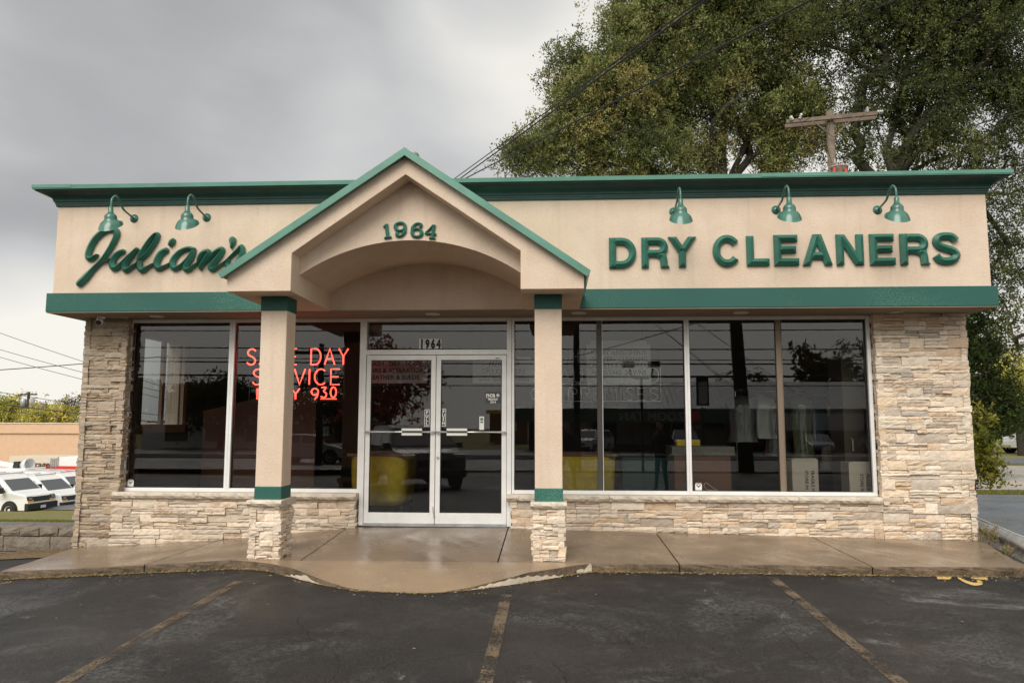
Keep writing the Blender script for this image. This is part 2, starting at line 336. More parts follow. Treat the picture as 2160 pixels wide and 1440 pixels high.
def asphalt(name, base, wet=.5, cool=False):
    m = bpy.data.materials.new(name); m.use_nodes = True; nt = m.node_tree; N = nt.nodes.new; L = nt.links.new; p = nt.nodes['Principled BSDF']
    tc = N('ShaderNodeTexCoord')
    def noise(s, d=5, r=.6, sc=(1, 1, 1), dist=0):
        mp = N('ShaderNodeMapping'); mp.inputs['Scale'].default_value = sc; L(tc.outputs['Object'], mp.inputs[0])
        n = N('ShaderNodeTexNoise'); n.inputs['Scale'].default_value = s; n.inputs['Detail'].default_value = d; n.inputs['Roughness'].default_value = r; n.inputs['Distortion'].default_value = dist; L(mp.outputs[0], n.inputs[0]); return n.outputs[0]
    def rng(x, a, b, c=0, d=1):
        r = N('ShaderNodeMapRange'); r.inputs[1].default_value = a; r.inputs[2].default_value = b; r.inputs[3].default_value = c; r.inputs[4].default_value = d; L(x, r.inputs[0]); return r.outputs[0]
    def mixc(f, a, b):
        x = N('ShaderNodeMix'); x.data_type = 'RGBA'; L(f, x.inputs[0])
        for i, c in ((6, a), (7, b)):
            if isinstance(c, tuple): x.inputs[i].default_value = (*c, 1)
            else: L(c, x.inputs[i])
        return x.outputs[2]
    def mul(a, b):
        x = N('ShaderNodeMath'); x.operation = 'MULTIPLY'; L(a, x.inputs[0]); L(b, x.inputs[1]) if not isinstance(b, float) else setattr(x.inputs[1], 'default_value', b); return x.outputs[0]
    fine = noise(170, 3, .7); grit = noise(60, 4, .7)
    c = mixc(rng(fine, .40, .62), tuple(x*.42 for x in base), tuple(x*1.9 for x in base)); big = rng(noise(.38, 6, .7, (1, 1.5, 1), .8), .36, .66); c = mixc(mul(big, .7), c, tuple(x*.45 for x in base))
    brown = rng(noise(.55, 5, .65), .42, .62); c = mixc(mul(brown, .6), c, (base[0]*1.6, base[1]*1.35, base[2]*1.15))
    mid = rng(noise(48, 5, .85), .44, .60); c = mixc(mul(mid, .62), c, tuple(x*3.0 for x in base)); dk = rng(noise(75, 4, .8), .52, .60); c = mixc(mul(dk, .7), c, (.006, .006, .006)); worn = mul(rng(noise(1.0, 9, .76, (.8, .75, 1), .5), .51, .61), rng(noise(30, 4, .75), .42, .60)); c = mixc(mul(worn, .9), c, (.105, .105, .10))
    dry = mul(rng(noise(.62, 10, .78, (.75, .7, 1), .5), .57, .615), rng(noise(45, 3, .7), .36, .55)); c = mixc(mul(dry, .85), c, (.20, .205, .20))
    sp = rng(noise(85, 2, .5), .695, .73); c = mixc(mul(sp, .7), c, (.24, .225, .20)); tar = mul(rng(noise(1.7, 4, .6), .56, .70), rng(noise(13, 4, .7), .42, .62)); c = mixc(mul(tar, .7), c, (.008, .008, .0085))
    v = N('ShaderNodeTexVoronoi'); v.feature = 'DISTANCE_TO_EDGE'; v.inputs['Scale'].default_value = .62
    wv = N('ShaderNodeMix'); wv.data_type = 'VECTOR'; wv.inputs[0].default_value = .30; L(tc.outputs['Object'], wv.inputs[4])
    nv = N('ShaderNodeTexNoise'); nv.inputs['Scale'].default_value = 1.7; nv.inputs['Detail'].default_value = 6; L(tc.outputs['Object'], nv.inputs[0]); L(nv.outputs['Color'], wv.inputs[5])
    L(wv.outputs[1], v.inputs[0]); crack = mul(rng(v.outputs[0], .004, .0012), rng(noise(.9, 2), .45, .55))
    c = mixc(mul(crack, .6), c, (.010, .010, .010))
    L(c, p.inputs[0])
    wetm = rng(noise(.45, 5, .6, (1, 1.6, 1)), .38, .62)
    rr = N('ShaderNodeMapRange'); L(wetm, rr.inputs[0]); rr.inputs[3].default_value = .33; rr.inputs[4].default_value = .62
    L(rr.outputs[0], p.inputs['Roughness']); p.inputs['Specular IOR Level'].default_value = wet
    b = N('ShaderNodeBump'); b.inputs['Strength'].default_value = .8; b.inputs['Distance'].default_value = .012
    ad = N('ShaderNodeMath'); ad.operation = 'ADD'; L(fine, ad.inputs[0]); L(grit, ad.inputs[1])
    s2 = N('ShaderNodeMath'); s2.operation = 'SUBTRACT'; L(ad.outputs[0], s2.inputs[0]); L(crack, s2.inputs[1])
    L(s2.outputs[0], b.inputs['Height']); L(b.outputs[0], p.inputs['Normal'])
    return m
M['asphalt'] = asphalt('asphalt_wet', (.0215, .0205, .0205), .3)
M['road'] = asphalt('road_asphalt', (.10, .105, .11), .5)

xs = sorted(set([-300, -180, -110, -70, -45]+frange(-30, 30, 60)+[45, 70, 110, 180, 300]))
ys = sorted(set([-260, -160, -100, -70]+frange(-54, 60, 114)+[.245, .255, 80, 120, 200, 400]))
sheet('ground', xs, ys, lambda x, y: ground_z(x, y)-.04, M['grass'])
lx = frange(-16, 18, 68); ly = frange(-19, -.2, 47)
sheet('parking_lot', lx, ly, lot_z, M['asphalt'])
sheet('street', frange(-120, 120, 60), frange(-33, -21, 12), lambda x, y: lot_z(max(x, 0), y), M['road'])
sheet('plaza_lot', frange(-60, 90, 60), frange(-54, -36, 12), lambda x, y: lot_z(max(x, 0), y), M['road'])
M['curb_c'] = mat('curb_concrete', (.32, .30, .27), .9, bump=.3)
mb = MB(); z = lot_z(5, -34)
mb.box(-120, 120, -33.35, -33.02, z-.1, z+.13); struct(mb.build('street_curb', M['curb_c'])); mb = MB(); mb.box(-60, 90, -36.0, -35.7, z-.1, z+.13); struct(mb.build('plaza_curb', M['curb_c']))
# left side: driveway beyond the block wall, van lot
def lz(x, y): return ground_z(x, y)
sheet('driveway', frange(-16, -4.75, 8), [.3, .8, 1.4, 2.0, 2.6, 2.95], lz, M['road'], -.015)
sheet('van_lot', frange(-45, -10, 20), frange(27.4, 44, 10), lz, M['road'], -.01)
# right side
M['road_light'] = asphalt('old_concrete_lot', (.33, .31, .28), .3)
M['road_blue'] = asphalt('side_asphalt', (.10, .115, .135), .9)
sheet('side_lot', frange(6.8, 26, 20), frange(-.2, 8.2, 10), lambda x, y: -.325, M['road_blue'], .0)
sheet('back_lot', frange(4, 60, 20), frange(9.6, 20.5, 10), lambda x, y: -.335, M['road_light'], .0)
sheet('back_road', frange(4, 120, 20), frange(21.5, 27, 6), lambda x, y: -.33, M['road'], .0)

# ------------------------------------------------------------------ concrete walk
def wet_concrete():
    m = mat('wet_concrete', (.245, .18, .125), .38, col2=(.175, .125, .085), vscale=1.1, bump=.22, bscale=55, bdist=.004, spec=.5, detail=7)
    nt = m.node_tree; N = nt.nodes.new; L = nt.links.new; p = nt.nodes['Principled BSDF']; tc = N('ShaderNodeTexCoord')
    n = N('ShaderNodeTexNoise'); n.inputs['Scale'].default_value = 1.6; n.inputs['Detail'].default_value = 6; L(tc.outputs['Object'], n.inputs[0])
    mr = N('ShaderNodeMapRange'); mr.inputs[1].default_value = .35; mr.inputs[2].default_value = .65; mr.inputs[3].default_value = .13; mr.inputs[4].default_value = .46; L(n.outputs[0], mr.inputs[0]); L(mr.outputs[0], p.inputs['Roughness'])
    return m
M['walk'] = wet_concrete()
M['curb_edge'] = mat('curb_edge', (.17, .12, .075), .85, bump=1, bscale=30, col2=(.07, .05, .03), vscale=7, bdist=.02)
JX = [-2.72, -1.08, .95, 2.77, 4.64]
def slab_z(x, y):
    P = [(-4.7, -.325), (-2.66, -.205), (-1.0, -.03), (1.0, -.02), (3.44, -.068), (6.7, -.128)]
    zb = P[0][1]
    for (a, za), (b, zb_) in zip(P, P[1:]):
        if x >= a: zb = za+(zb_-za)*min(1, (x-a)/(b-a))
    Q = [(-4.7, -.30), (-3.4, -.235), (-1.8, -.135), (1.9, -.125), (6.7, -.115)]
    zf = Q[0][1]
    for (a, za), (b, zb_) in zip(Q, Q[1:]):
        if x >= a: zf = za+(zb_-za)*min(1, (x-a)/(b-a))
    t = min(1, max(0, -y/1.9)); return zb*(1-t)+zf*t
def walk_edge(x): return -1.90+.012*math.sin(x*2.3)+.006*math.sin(x*9)
edges = [-4.62]+JX+[6.70]
mb = MB(); me_ = MB(); rnd = random.Random(3)
for a, b in zip(edges, edges[1:]):
    a2, b2 = a+.007, b-.007; n = max(2, int((b2-a2)/.12)); ny = 10
    rows = []
    for j in range(ny+1):
        row = []
        for i in range(n+1):
            t = j/ny; x0 = a2+(b2-a2)*i/n; y = .10*(1-t)+walk_edge(x0)*t if True else 0
            x = x0
            if a == -4.62: x = max(x0, -4.62+.40*max(0, -y-.1)/1.8*(1-i/n)*1.0+ (x0+4.62)*0)
            if b == 6.70: x = min(x0, 6.70-.72*max(0, -y-.1)/1.8*(i/n))
            row.append((x, y, slab_z(x, y)+.0015*math.sin(x*31+y*17)))
        rows.append(row)
    vs = [p for r_ in rows for p in r_]; W_ = n+1
    mb.add(vs, [(j*W_+i, (j+1)*W_+i, (j+1)*W_+i+1, j*W_+i+1) for j in range(ny) for i in range(n)])
    for side in (0, n):                         # joint walls
        for j in range(ny):
            p, q = rows[j][side], rows[j+1][side]
            f = [(p[0], p[1], p[2]), (q[0], q[1], q[2]), (q[0], q[1], q[2]-.25), (p[0], p[1], p[2]-.25)]
            mb.add(f, [(0, 1, 2, 3)])
    fr = rows[-1]
    for i in range(n):                          # worn front edge
        p, q = fr[i], fr[i+1]
        def ed(p, k):
            o = [(.0, .0), (-.012, -.012), (-.018, -.035), (-.014, -.12)][k]; w = .006*math.sin(p[0]*23+k*2)+.004*math.sin(p[0]*61+k)
            return (p[0], p[1]+o[0]-(w if k else 0), p[2]+o[1]+(w*.4 if k == 1 else 0))
        for k in range(3): me_.add([ed(p, k), ed(q, k), ed(q, k+1), ed(p, k+1)], [(3, 2, 1, 0)] if k < 0 else [(0, 3, 2, 1)])
    for side, in ((0,),) if a == -4.62 else (((n,),) if b == 6.70 else ()):
        for j in range(ny):
            p, q = rows[j][side], rows[j+1][side]
            me_.add([p, q, (q[0], q[1], q[2]-.2), (p[0], p[1], p[2]-.2)], [(0, 1, 2, 3)])
struct(mb.build('sidewalk', M['walk'])); struct(me_.build('sidewalk_curb', M['curb_edge']))
# curved apron ramp
ap = [(-1.86, -1.90), (-1.72, -1.93), (-1.42, -2.03), (-1.15, -2.20), (-.87, -2.42), (-.51, -2.66), (-.30, -2.76), (.02, -2.82), (.38, -2.83), (.70, -2.73), (1.04, -2.54), (1.30, -2.36), (1.52, -2.2), (1.72, -2.03), (1.93, -1.90)]
ap = [p[:2] for p in spline([(a, b) for a, b in ap], 9)]
def apron_z(x, y):
    z0 = slab_z(x, -1.9)+.003; zf = lot_z(x, y)+.012
    mid = max(0, 1-abs((x-.15)/1.15)**3)        # full ramp in the middle, kerb height at the flares
    e = min(1, (-1.9-y)/.9); return z0*(1-e*mid)+(zf)*(e*mid)-(.01*e)
mb = MB(); me_ = MB(); K = 8; vs = []
for (x, y) in ap:
    for k in range(K+1): yy = -1.9+(y+1.9)*k/K; vs.append((x, yy, apron_z(x, yy)))
mb.add(vs, [(i*(K+1)+k, i*(K+1)+k+1, (i+1)*(K+1)+k+1, (i+1)*(K+1)+k) for i in range(len(ap)-1) for k in range(K)])
M['walk2'] = M['walk'].copy(); M['walk2'].name = 'wet_concrete_apron'
for n_ in M['walk2'].node_tree.nodes:
    if n_.type == 'MIX': n_.inputs[6].default_value = (.33, .235, .15, 1); n_.inputs[7].default_value = (.25, .18, .115, 1)
struct(mb.build('apron', M['walk2']))
e1 = MB(); e2 = MB()
for i in range(len(ap)-1):
    (x0, y0), (x1, y1) = ap[i], ap[i+1]; z0, z1 = apron_z(x0, y0), apron_z(x1, y1)
    f = [(x0, y0, z0), (x1, y1, z1), (x1+.0, y1-.015, lot_z(x1, y1)-.05), (x0, y0-.015, lot_z(x0, y0)-.05)]
    e1.add(f, [(0, 3, 2, 1)])
    if .74 < x0 < 1.60 or 1.74 < x0 < 1.88 or -1.12 < x0 < -.66:
        h = (z0-lot_z(x0, y0))+.02
        kk = lambda x: .004+.62*h*min(1, abs((x+.84)/.26))**.8+.018*abs(math.sin(x*61)) if x < 0 else (.004+.055*max(0, (x-1.15)/.45)+.014*abs(math.sin(x*37))+.008*abs(math.sin(x*91))) if x < 1.7 else (.03+.022*math.sin(x*29)+.014*math.sin(x*73))
        e2.add([(x0, y0-.006, z0+.001-min(kk(x0), h*.9)), (x1, y1-.006, z1+.001-min(kk(x1), h*.9)), (x1, y1-.021, lot_z(x1, y1)+.004), (x0, y0-.021, lot_z(x0, y0)+.004)], [(0, 3, 2, 1)])
struct(e1.build('apron_curb', M['curb_edge']))
struct(e2.build('apron_curb_patch', mat('bare_patch', (.50, .42, .33), .9, bump=.8, bscale=30, var=.2)))
# painted parking lines (worn yellow-brown)
def worn_paint(name, col, thr=.42):
    m = mat(name, col, .7, bump=.4, bscale=80, bdist=.004); nt = m.node_tree; N = nt.nodes.new; L = nt.links.new; p = nt.nodes['Principled BSDF']
    tc = N('ShaderNodeTexCoord'); n = N('ShaderNodeTexNoise'); n.inputs['Scale'].default_value = 62; n.inputs['Detail'].default_value = 6; n.inputs['Roughness'].default_value = .8; L(tc.outputs['Object'], n.inputs[0])
    mr = N('ShaderNodeMapRange'); mr.inputs[1].default_value = thr; mr.inputs[2].default_value = thr+.10; n2 = N('ShaderNodeTexNoise'); n2.inputs['Scale'].default_value = 5; n2.inputs['Detail'].default_value = 5; L(tc.outputs['Object'], n2.inputs[0])
    av = N('ShaderNodeMath'); av.operation = 'MULTIPLY_ADD'; L(n2.outputs[0], av.inputs[0]); av.inputs[1].default_value = .55; av.inputs[2].default_value = -.275
    ad = N('ShaderNodeMath'); L(n.outputs[0], ad.inputs[0]); L(av.outputs[0], ad.inputs[1]); L(ad.outputs[0], mr.inputs[0]); L(mr.outputs[0], p.inputs['Alpha']); return m
M['line'] = worn_paint('worn_yellow_line', (.155, .112, .072), .455)
for k, X in enumerate((-6.6, -4.05, -1.47, 1.10, 3.63, 6.2)):
    mb = MB(); hw = .046
    yy = frange({1.10: -2.86, -1.47: -2.50}.get(X, -2.06), -7.4, 24)
    for y0, y1 in zip(yy, yy[1:]):
        mb.add([(X-hw, y0, lot_z(X, y0)+.004), (X+hw, y0, lot_z(X, y0)+.004), (X+hw, y1, lot_z(X, y1)+.004), (X-hw, y1, lot_z(X, y1)+.004)], [(0, 3, 2, 1)])
    if -2 < X < 6 or X == -4.05: struct(mb.build('parking_line', M['line']))
# yellow painted remnant of a symbol by the kerb on the right
def ground_from(u, v): 
    d = ray(u, v); z = -.21
    for _ in range(6): p = CAM+d*((z-CAM.z)/d.z); z = lot_z(p.x, p.y)+.005
    return CAM+d*((z-CAM.z)/d.z)
mb = MB()
for pts in ([(1976, 1217, 4), (2000, 1218, 4), (2006, 1216, 3)], [(2020, 1217, 3), (2035, 1225, 4), (2055, 1231, 4), (2072, 1228, 4), (2060, 1224, 2.5)], [(2048, 1218, 2), (2066, 1219, 3), (2083, 1219, 3), (2078, 1222, 2)]):
    sp = spline(pts, 5); vs = []
    for u, v, r in sp:
        vs += [ground_from(u, v-r*.75), ground_from(u+1, v+r*.75)]
    mb.add(vs, [(2*i, 2*i+1, 2*i+3, 2*i+2) for i in range(len(sp)-1)])
struct(mb.build('painted_symbol', worn_paint('yellow_symbol_paint', (.62, .42, .15), .30)))

# ------------------------------------------------------------------ the store
B = thing('store_building', 'single-storey dry cleaners with beige stucco fascia, green trim and stone veneer base', 'store')
FX0, FX1, FY = -4.78, 6.68, -.63
ZS, ZB, ZC, ZT = 2.646, 2.883, 4.003, 4.2265
mb = MB(); mb.box(FX0, FX1, FY, .35, ZS, 4.10)
fw = mb.build('fascia_wall', M['stucco'], B)
# main walls (sides + rear) and roof
mb = MB()
for q in ((.32, .66, -.6, 4.1), (1.96, 9, -.6, 4.1), (.66, 1.96, -.6, 1.22), (.66, 1.96, 2.52, 4.1)): mb.box(-4.60, -4.40, *q)
mb.build('side_wall', M['stucco'], B)
mb = MB(); mb.box(6.36, 6.56, .32, 9, -.6, 4.1); mb.build('side_wall', M['stucco'], B)
mb = MB(); mb.box(-4.6, 6.56, 9, 9.2, -.6, 4.1); mb.build('rear_wall', M['stucco'], B)
mb = MB(); mb.box(-4.75, 6.65, .3, 9.2, 3.98, 4.06); mb.build('roof', mat('roof_gravel', (.2, .19, .18), .9, bump=.5), B)
# soffit
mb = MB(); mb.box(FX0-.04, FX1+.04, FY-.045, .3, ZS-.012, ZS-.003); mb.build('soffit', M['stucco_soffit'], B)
# green band, cut by the gable feet
for a, b in ((FX0-.05, -1.886), (1.839, FX1+.05)):
    mb = MB(); mb.box(a, b, FY-.05, FY-.002, ZS, ZB)
    if a < 0: mb.box(a, FX0-.002, FY-.002, .3, ZS, ZB)
    else: mb.box(FX1+.002, b, FY-.002, .3, ZS, ZB)
    mb.build('trim_band', M['green'], B, bevel=.006)
# cornice
def sweep(prof, name, m, parent, closed=True, back=.6):
    mb = MB(); n = len(prof); vs = []
    for (o, z) in prof: vs += [(FX0-o, back, z), (FX0-o, FY-o, z), (FX1+o, FY-o, z), (FX1+o, back, z)]
    fs = []
    for i in range(n if closed else n-1):
        j = (i+1) % n
        for k in range(3): fs.append((i*4+k, i*4+k+1, j*4+k+1, j*4+k))
    fs += [tuple(i*4 for i in range(n)), tuple(i*4+3 for i in range(n-1, -1, -1))]
    mb.add(vs, fs); return mb.build(name, m, parent)
cove = [(.045+.135*(1-math.cos(t*math.pi/2/8)), 4.062+.095*math.sin(t*math.pi/2/8)) for t in range(9)]
corn = sweep([(.002, 4.000), (.018, 4.002), (.022, 4.018), (.022, 4.030), (.030, 4.033), (.032, 4.055), (.040, 4.058)]+cove+[(.190, 4.160), (.195, 4.178), (-.05, 4.178)], 'cornice', M['cornice'], B)
sweep([(.188, 4.180), (.212, 4.176), (.216, 4.2265), (-.10, 4.2275), (-.10, 4.180)], 'cornice_cap', M['green_metal'], corn)
mb = MB(); mb.box(FX0-.219, FX0+.29, FY-.219, FY-.05, 4.190, 4.231); mb.build('cap_splice', M['green_metal'], corn)
mb = MB(); mb.box(4.0, FX1+.219, FY-.2185, FY-.05, 4.188, 4.2305); mb.build('cap_splice', M['green_metal'], corn)
# gable portico
PKX = -.016
gb = bpy.data.objects.new('gable_portico', None); C.objects.link(gb); gb.parent = B
def roofz(x, top=4.06): return top-abs(x-PKX)*(.668 if x < PKX else .686)
poly_l = [(-1.885, 2.635), (-1.885, roofz(-1.885)), (PKX, 4.06), (PKX, 3.863), (-1.205, 3.035), (-1.205, 2.635)]
poly_r = [(1.838, 2.635), (1.838, roofz(1.838)), (PKX, 4.06), (PKX, 3.863), (1.19, 3.035), (1.19, 2.635)]
mb = MB()
full = [(-1.885, 2.635), (-1.885, roofz(-1.885)), (PKX, 4.06), (1.838, roofz(1.838)), (1.838, 2.635), (1.19, 2.635), (1.19, 3.035), (PKX, 3.863), (-1.205, 3.035), (-1.205, 2.635)]
mb.prism(full, -2.10, -1.85)
mb.build('gable_front', M['stucco'], gb, bevel=.006)
for poly in ([(-1.885, 2.635), (-1.885, roofz(-1.885)), (-1.205, roofz(-1.205)), (-1.205, 2.635)], [(1.838, 2.635), (1.838, roofz(1.838)), (1.19, roofz(1.19)), (1.19, 2.635)]):
    mb = MB(); mb.prism(poly, -1.8501, FY+.02); mb.build('gable_return', M['stucco'], gb)
arch = []
for i in range(33):
    t = -1+2*i/32; x = -.0075+1.1975*t
    # circular arc: half-span 1.1975, rise .37
    h = .372; hs = 1.1975; rr_ = (hs*hs+h*h)/(2*h); arch.append((x, 2.848+math.sqrt(rr_**2-(hs*t)**2)-(rr_-h)))
mb = MB(); n = len(arch); y0, y1 = -1.852, FY+.02
vs = [(x, y0, z) for x, z in arch]+[(x, y0, roofz(x)) for x, z in arch]+[(x, y1, z) for x, z in arch]+[(x, y1, roofz(x)) for x, z in arch]
fs = []
for i in range(n-1):
    fs += [(i, i+1, n+i+1, n+i), (i, 2*n+i, 2*n+i+1, i+1), (3*n+i, 3*n+i+1, 2*n+i+1, 2*n+i), (n+i, n+i+1, 3*n+i+1, 3*n+i)]
vs2 = vs; mb.add(vs2, fs); mb.build('arch_panel', M['stucco'], gb)
mb = MB()
for sgn, ex, ez in ((-1, -1.95, 2.818), (1, 1.90, 2.808)):
    # roof slab with thickness
    A = Vector((PKX, 4.124)); E_ = Vector((ex, ez)); d = (E_-A).normalized(); nrm = Vector((-d.y, d.x));  nrm = nrm if nrm.y > 0 else -nrm
    lo = .052
    poly = [tuple(A), tuple(E_), tuple(E_-nrm*lo), (PKX, 4.124-lo/abs(d.x))]
    t = MB(); t.prism(poly, -2.155, FY+.01); t.build('roof_slope', M['green_metal'], gb)
    t = MB(); poly2 = [tuple(A+Vector((0, .003))), tuple(E_+nrm*.002+d*.003), tuple(E_-nrm*(lo+.016)+d*.003), (PKX, 4.124-(lo+.016)/abs(d.x))]
    t.prism(poly2, -2.185, -2.157); t.build('gable_trim', M['green_metal'], gb)
# small screw head under the peak
# columns
def stone_blocks(mb, x0, x1, z0f, z1, Yf, rnd, tints, depth=.06, axis='y', flip=1, hmin=.085, hmax=.13, wmin=.14, wmax=.42, zbot=None, jag=.012):
    """ledger stone on a vertical face. axis 'y': face looks to -Y at Y=Yf; axis 'x': face looks to flip*X at x=Yf and x0..x1 are Y values"""
    z = z1
    zlow = zbot if zbot is not None else z0f(0)
    def block(a, b, c, d):
        if b-a < .012 or d-c < .006: return
        g = .0012; a += g; b -= g; c += g; d -= g
        base = rnd.choice(tints); k = rnd.uniform(.88, 1.10); wv = rnd.uniform(-.004, .02); col = tuple(max(.02, t*k+w) for t, w in zip(base, (wv, 0, -wv)))
        pr = rnd.uniform(-.004, .030); nx = max(2, min(7, int((b-a)/.05)+1)); nz = 2 if d-c < .05 else 3
        vs = []
        tilt = rnd.uniform(-.008, .008); tz = rnd.uniform(-.006, .008)
        for j in range(nz+1):
            for i in range(nx+1):
                u = a+(b-a)*i/nx; w = c+(d-c)*j/nz; edge = (i in (0, nx)) or (j in (0, nz))
                ju = rnd.uniform(-.003, .003) if 0 < i < nx else rnd.uniform(-.002, .0015)*(1 if i == 0 else -1)
                jw = rnd.uniform(-.003, .003) if 0 < j < nz else rnd.uniform(-.0035, .001)*(1 if j == nz else -1)
                dp = pr+tilt*(i/nx-.5)*2+tz*(j/nz-.5)*2+rnd.uniform(-.0035, .0035)-(.004 if edge else 0)
                vs.append((u+ju, w+jw, dp))
        W_ = nx+1; fs = [(j*W_+i, j*W_+i+1, (j+1)*W_+i+1, (j+1)*W_+i) for j in range(nz) for i in range(nx)]
        o = len(vs); ring = [i for i in range(W_)]+[j*W_+nx for j in range(1, nz+1)]+[nz*W_+i for i in range(nx-1, -1, -1)]+[j*W_ for j in range(nz-1, 0, -1)]
        for r_ in ring: vs.append((vs[r_][0], vs[r_][1], -depth))
        m = len(ring)
        for k_ in range(m): fs.append((ring[k_], o+k_, o+(k_+1) % m, ring[(k_+1) % m]))
        if axis == 'y': P = [(u, Yf-dp, w) for u, w, dp in vs]
        else: P = [(Yf+flip*dp, u, w) for u, w, dp in vs]
        if axis == 'x' and flip < 0: fs = [f[::-1] for f in fs]
        mb.add(P, fs, col)
    while z > zlow-.02:
        h = rnd.uniform(hmin, hmax); zb = z-h; x = x0
        while x < x1-.01:
            w = rnd.uniform(wmin, wmax)
            if x1-(x+w) < wmin*.7: w = x1-x
            xa, xb = x, x+w
            if xa == x0: xa += rnd.uniform(-jag, jag*.4)
            if abs(xb-x1) < 1e-6: xb += rnd.uniform(-jag*.4, jag)
            r = rnd.random()
            lowest = min(z0f(xa), z0f(xb))
            if z > lowest:
                def blk(a, b, c, d):
                    m_ = min(z0f(a), z0f(b))
                    if d < m_: return
                    block(a, b, max(c, m_-.02), d)
                if r < .22: blk(xa, xb, zb, z)
                elif r < .80:
                    s = z-h*rnd.uniform(.35, .65); 
                    for c, d in ((s, z), (zb, s)):
                        if rnd.random() < .45 and w > .2:
                            q = xa+(xb-xa)*rnd.uniform(.3, .7); blk(xa, q, c, d); blk(q, xb, c, d)
                        else: blk(xa, xb, c, d)
                else:
                    s1 = z-h*.33; s2 = z-h*.66
                    for c, d in ((s1, z), (s2, s1), (zb, s2)):
                        if rnd.random() < .3 and w > .2:
                            q = xa+(xb-xa)*rnd.uniform(.3, .7); blk(xa, q, c, d); blk(q, xb, c, d)
                        else: blk(xa, xb, c, d)
            x += w
        z = zb
T_LIGHT = [tuple(min(.86,c*1.28) for c in q) for q in [(.60, .50, .40), (.57, .47, .37), (.61, .52, .42), (.55, .465, .375), (.58, .465, .35), (.55, .47, .385), (.62, .54, .445), (.52, .45, .37)]]
T_WARM = T_LIGHT+[(.66, .50, .36), (.52, .45, .38)]
T_TAN = [(.47, .375, .285), (.43, .34, .25), (.50, .41, .32), (.42, .345, .27), (.38, .305, .235), (.48, .38, .275), (.44, .37, .295), (.33, .27, .21)]
M['backing'] = mat('mortar_dark', (.10, .085, .07), .95)
rnd = random.Random(11)
def ground_line(x): return slab_z(x, -.12)-.01
def sill_piece(x0, x1, y0, y1, z0, z1, name, parent, seed, over=.0):
    """chiselled stone sill, ragged front"""
    r_ = random.Random(seed); mb = MB(); n = max(3, int((x1-x0)/.045)); prof = [(y1, z1), (y0+.02, z1), (y0, z1-.012), (y0-.004, (z0+z1)/2), (y0+.012, z0+.01), (y0+.03, z0), (y1, z0)]
    vs = []; amp = [0, .0, .005, .007, .008, .006, 0]
    for i in range(n+1):
        x = x0+(x1-x0)*i/n
        for k, (y, z) in enumerate(prof): vs.append((x, y+r_.uniform(-1, 1)*amp[k], z+r_.uniform(-1, 1)*amp[k]*.5))
    K = len(prof); fs = [(i*K+k, i*K+(k+1) % K, (i+1)*K+(k+1) % K, (i+1)*K+k) for i in range(n) for k in range(K)]
    fs += [tuple(range(K-1, -1, -1)), tuple(n*K+k for k in range(K))]
    mb.add(vs, fs); return mb.build(name, M['sill'], parent)
for cx0, cx1 in ((-1.637, -1.352), (1.325, 1.612)):
    cxm = (cx0+cx1)/2
    mb = MB(); mb.box(cx0, cx1, -1.77, -1.485, .46, 2.634); col = mb.build('column', M['stucco'], B, bevel=.008)
    mb = MB(); mb.box(cx0-.004, cx1+.004, -1.776, -1.479, 2.478, 2.6335); mb.build('column_top_band', M['green'], col)
    mb = MB(); mb.box(cx0-.004, cx1+.004, -1.778, -1.477, .468, .605); mb.build('column_base_band', M['green'], col, bevel=.008)
    # stone base
    zb = slab_z(cxm, -1.85)-.01; sb = MB(); zt = .41
    x0, x1, y0, y1 = cxm-.142, cxm+.142, -1.80, -1.465
    kw = dict(hmin=.06, hmax=.10, wmin=.08, wmax=.20, zbot=zb, jag=.006)
    stone_blocks(sb, x0-.020, x1+.020, lambda q: zb, zt, y0-.02, rnd, T_LIGHT, axis='y', **kw)
    stone_blocks(sb, y0-.035, y1+.02, lambda q: zb, zt, x1+.012, rnd, T_LIGHT, axis='x', flip=1, **kw)
    stone_blocks(sb, y0-.035, y1+.02, lambda q: zb, zt, x0-.012, rnd, T_LIGHT, axis='x', flip=-1, **kw)
    sb.box(x0, x1, y0+.02, y1, zb, zt, (.1, .085, .07))
    sb.build('column_stone_base', M['stone'], col, tint=True)
    sill_piece(cxm-.185, cxm+.185, -1.875, -1.415, .402, .470, 'column_capstone', col, 5)
# stone base walls + piers
def stone_wall(name, pieces, tints, backs):
    mb = MB()
    for p in pieces: stone_blocks(mb, *p[0], rnd=rnd, tints=tints, **p[1])
    for b in backs: mb.box(*b, (.1, .085, .07))
    return mb.build(name, M['stone'], B, tint=True)
SZ = .315
T_BASE = [tuple(c*.88 for c in q) for q in T_LIGHT]
T_BASEW = [tuple(c*.92 for c in q) for q in T_WARM]
stone_wall('stone_base_wall', [((-4.16, -.995, ground_line, SZ, -.12), dict(zbot=-.36)), ((-.13, .06, lambda q: -.06, SZ, -.995), dict(axis='x', flip=1, zbot=-.08, wmin=.1, wmax=.2))], T_BASE, [(-4.2, -1.0, -.085, .25, -.5, SZ)])
stone_wall('stone_base_wall', [((1.0, 5.52, ground_line, SZ, -.12), dict(zbot=-.16)), ((-.13, .06, lambda q: -.06, SZ, 1.0), dict(axis='x', flip=-1, zbot=-.08, wmin=.1, wmax=.2))], T_BASEW, [(1.005, 5.5, -.085, .25, -.5, SZ)])
PT = ZS-.013
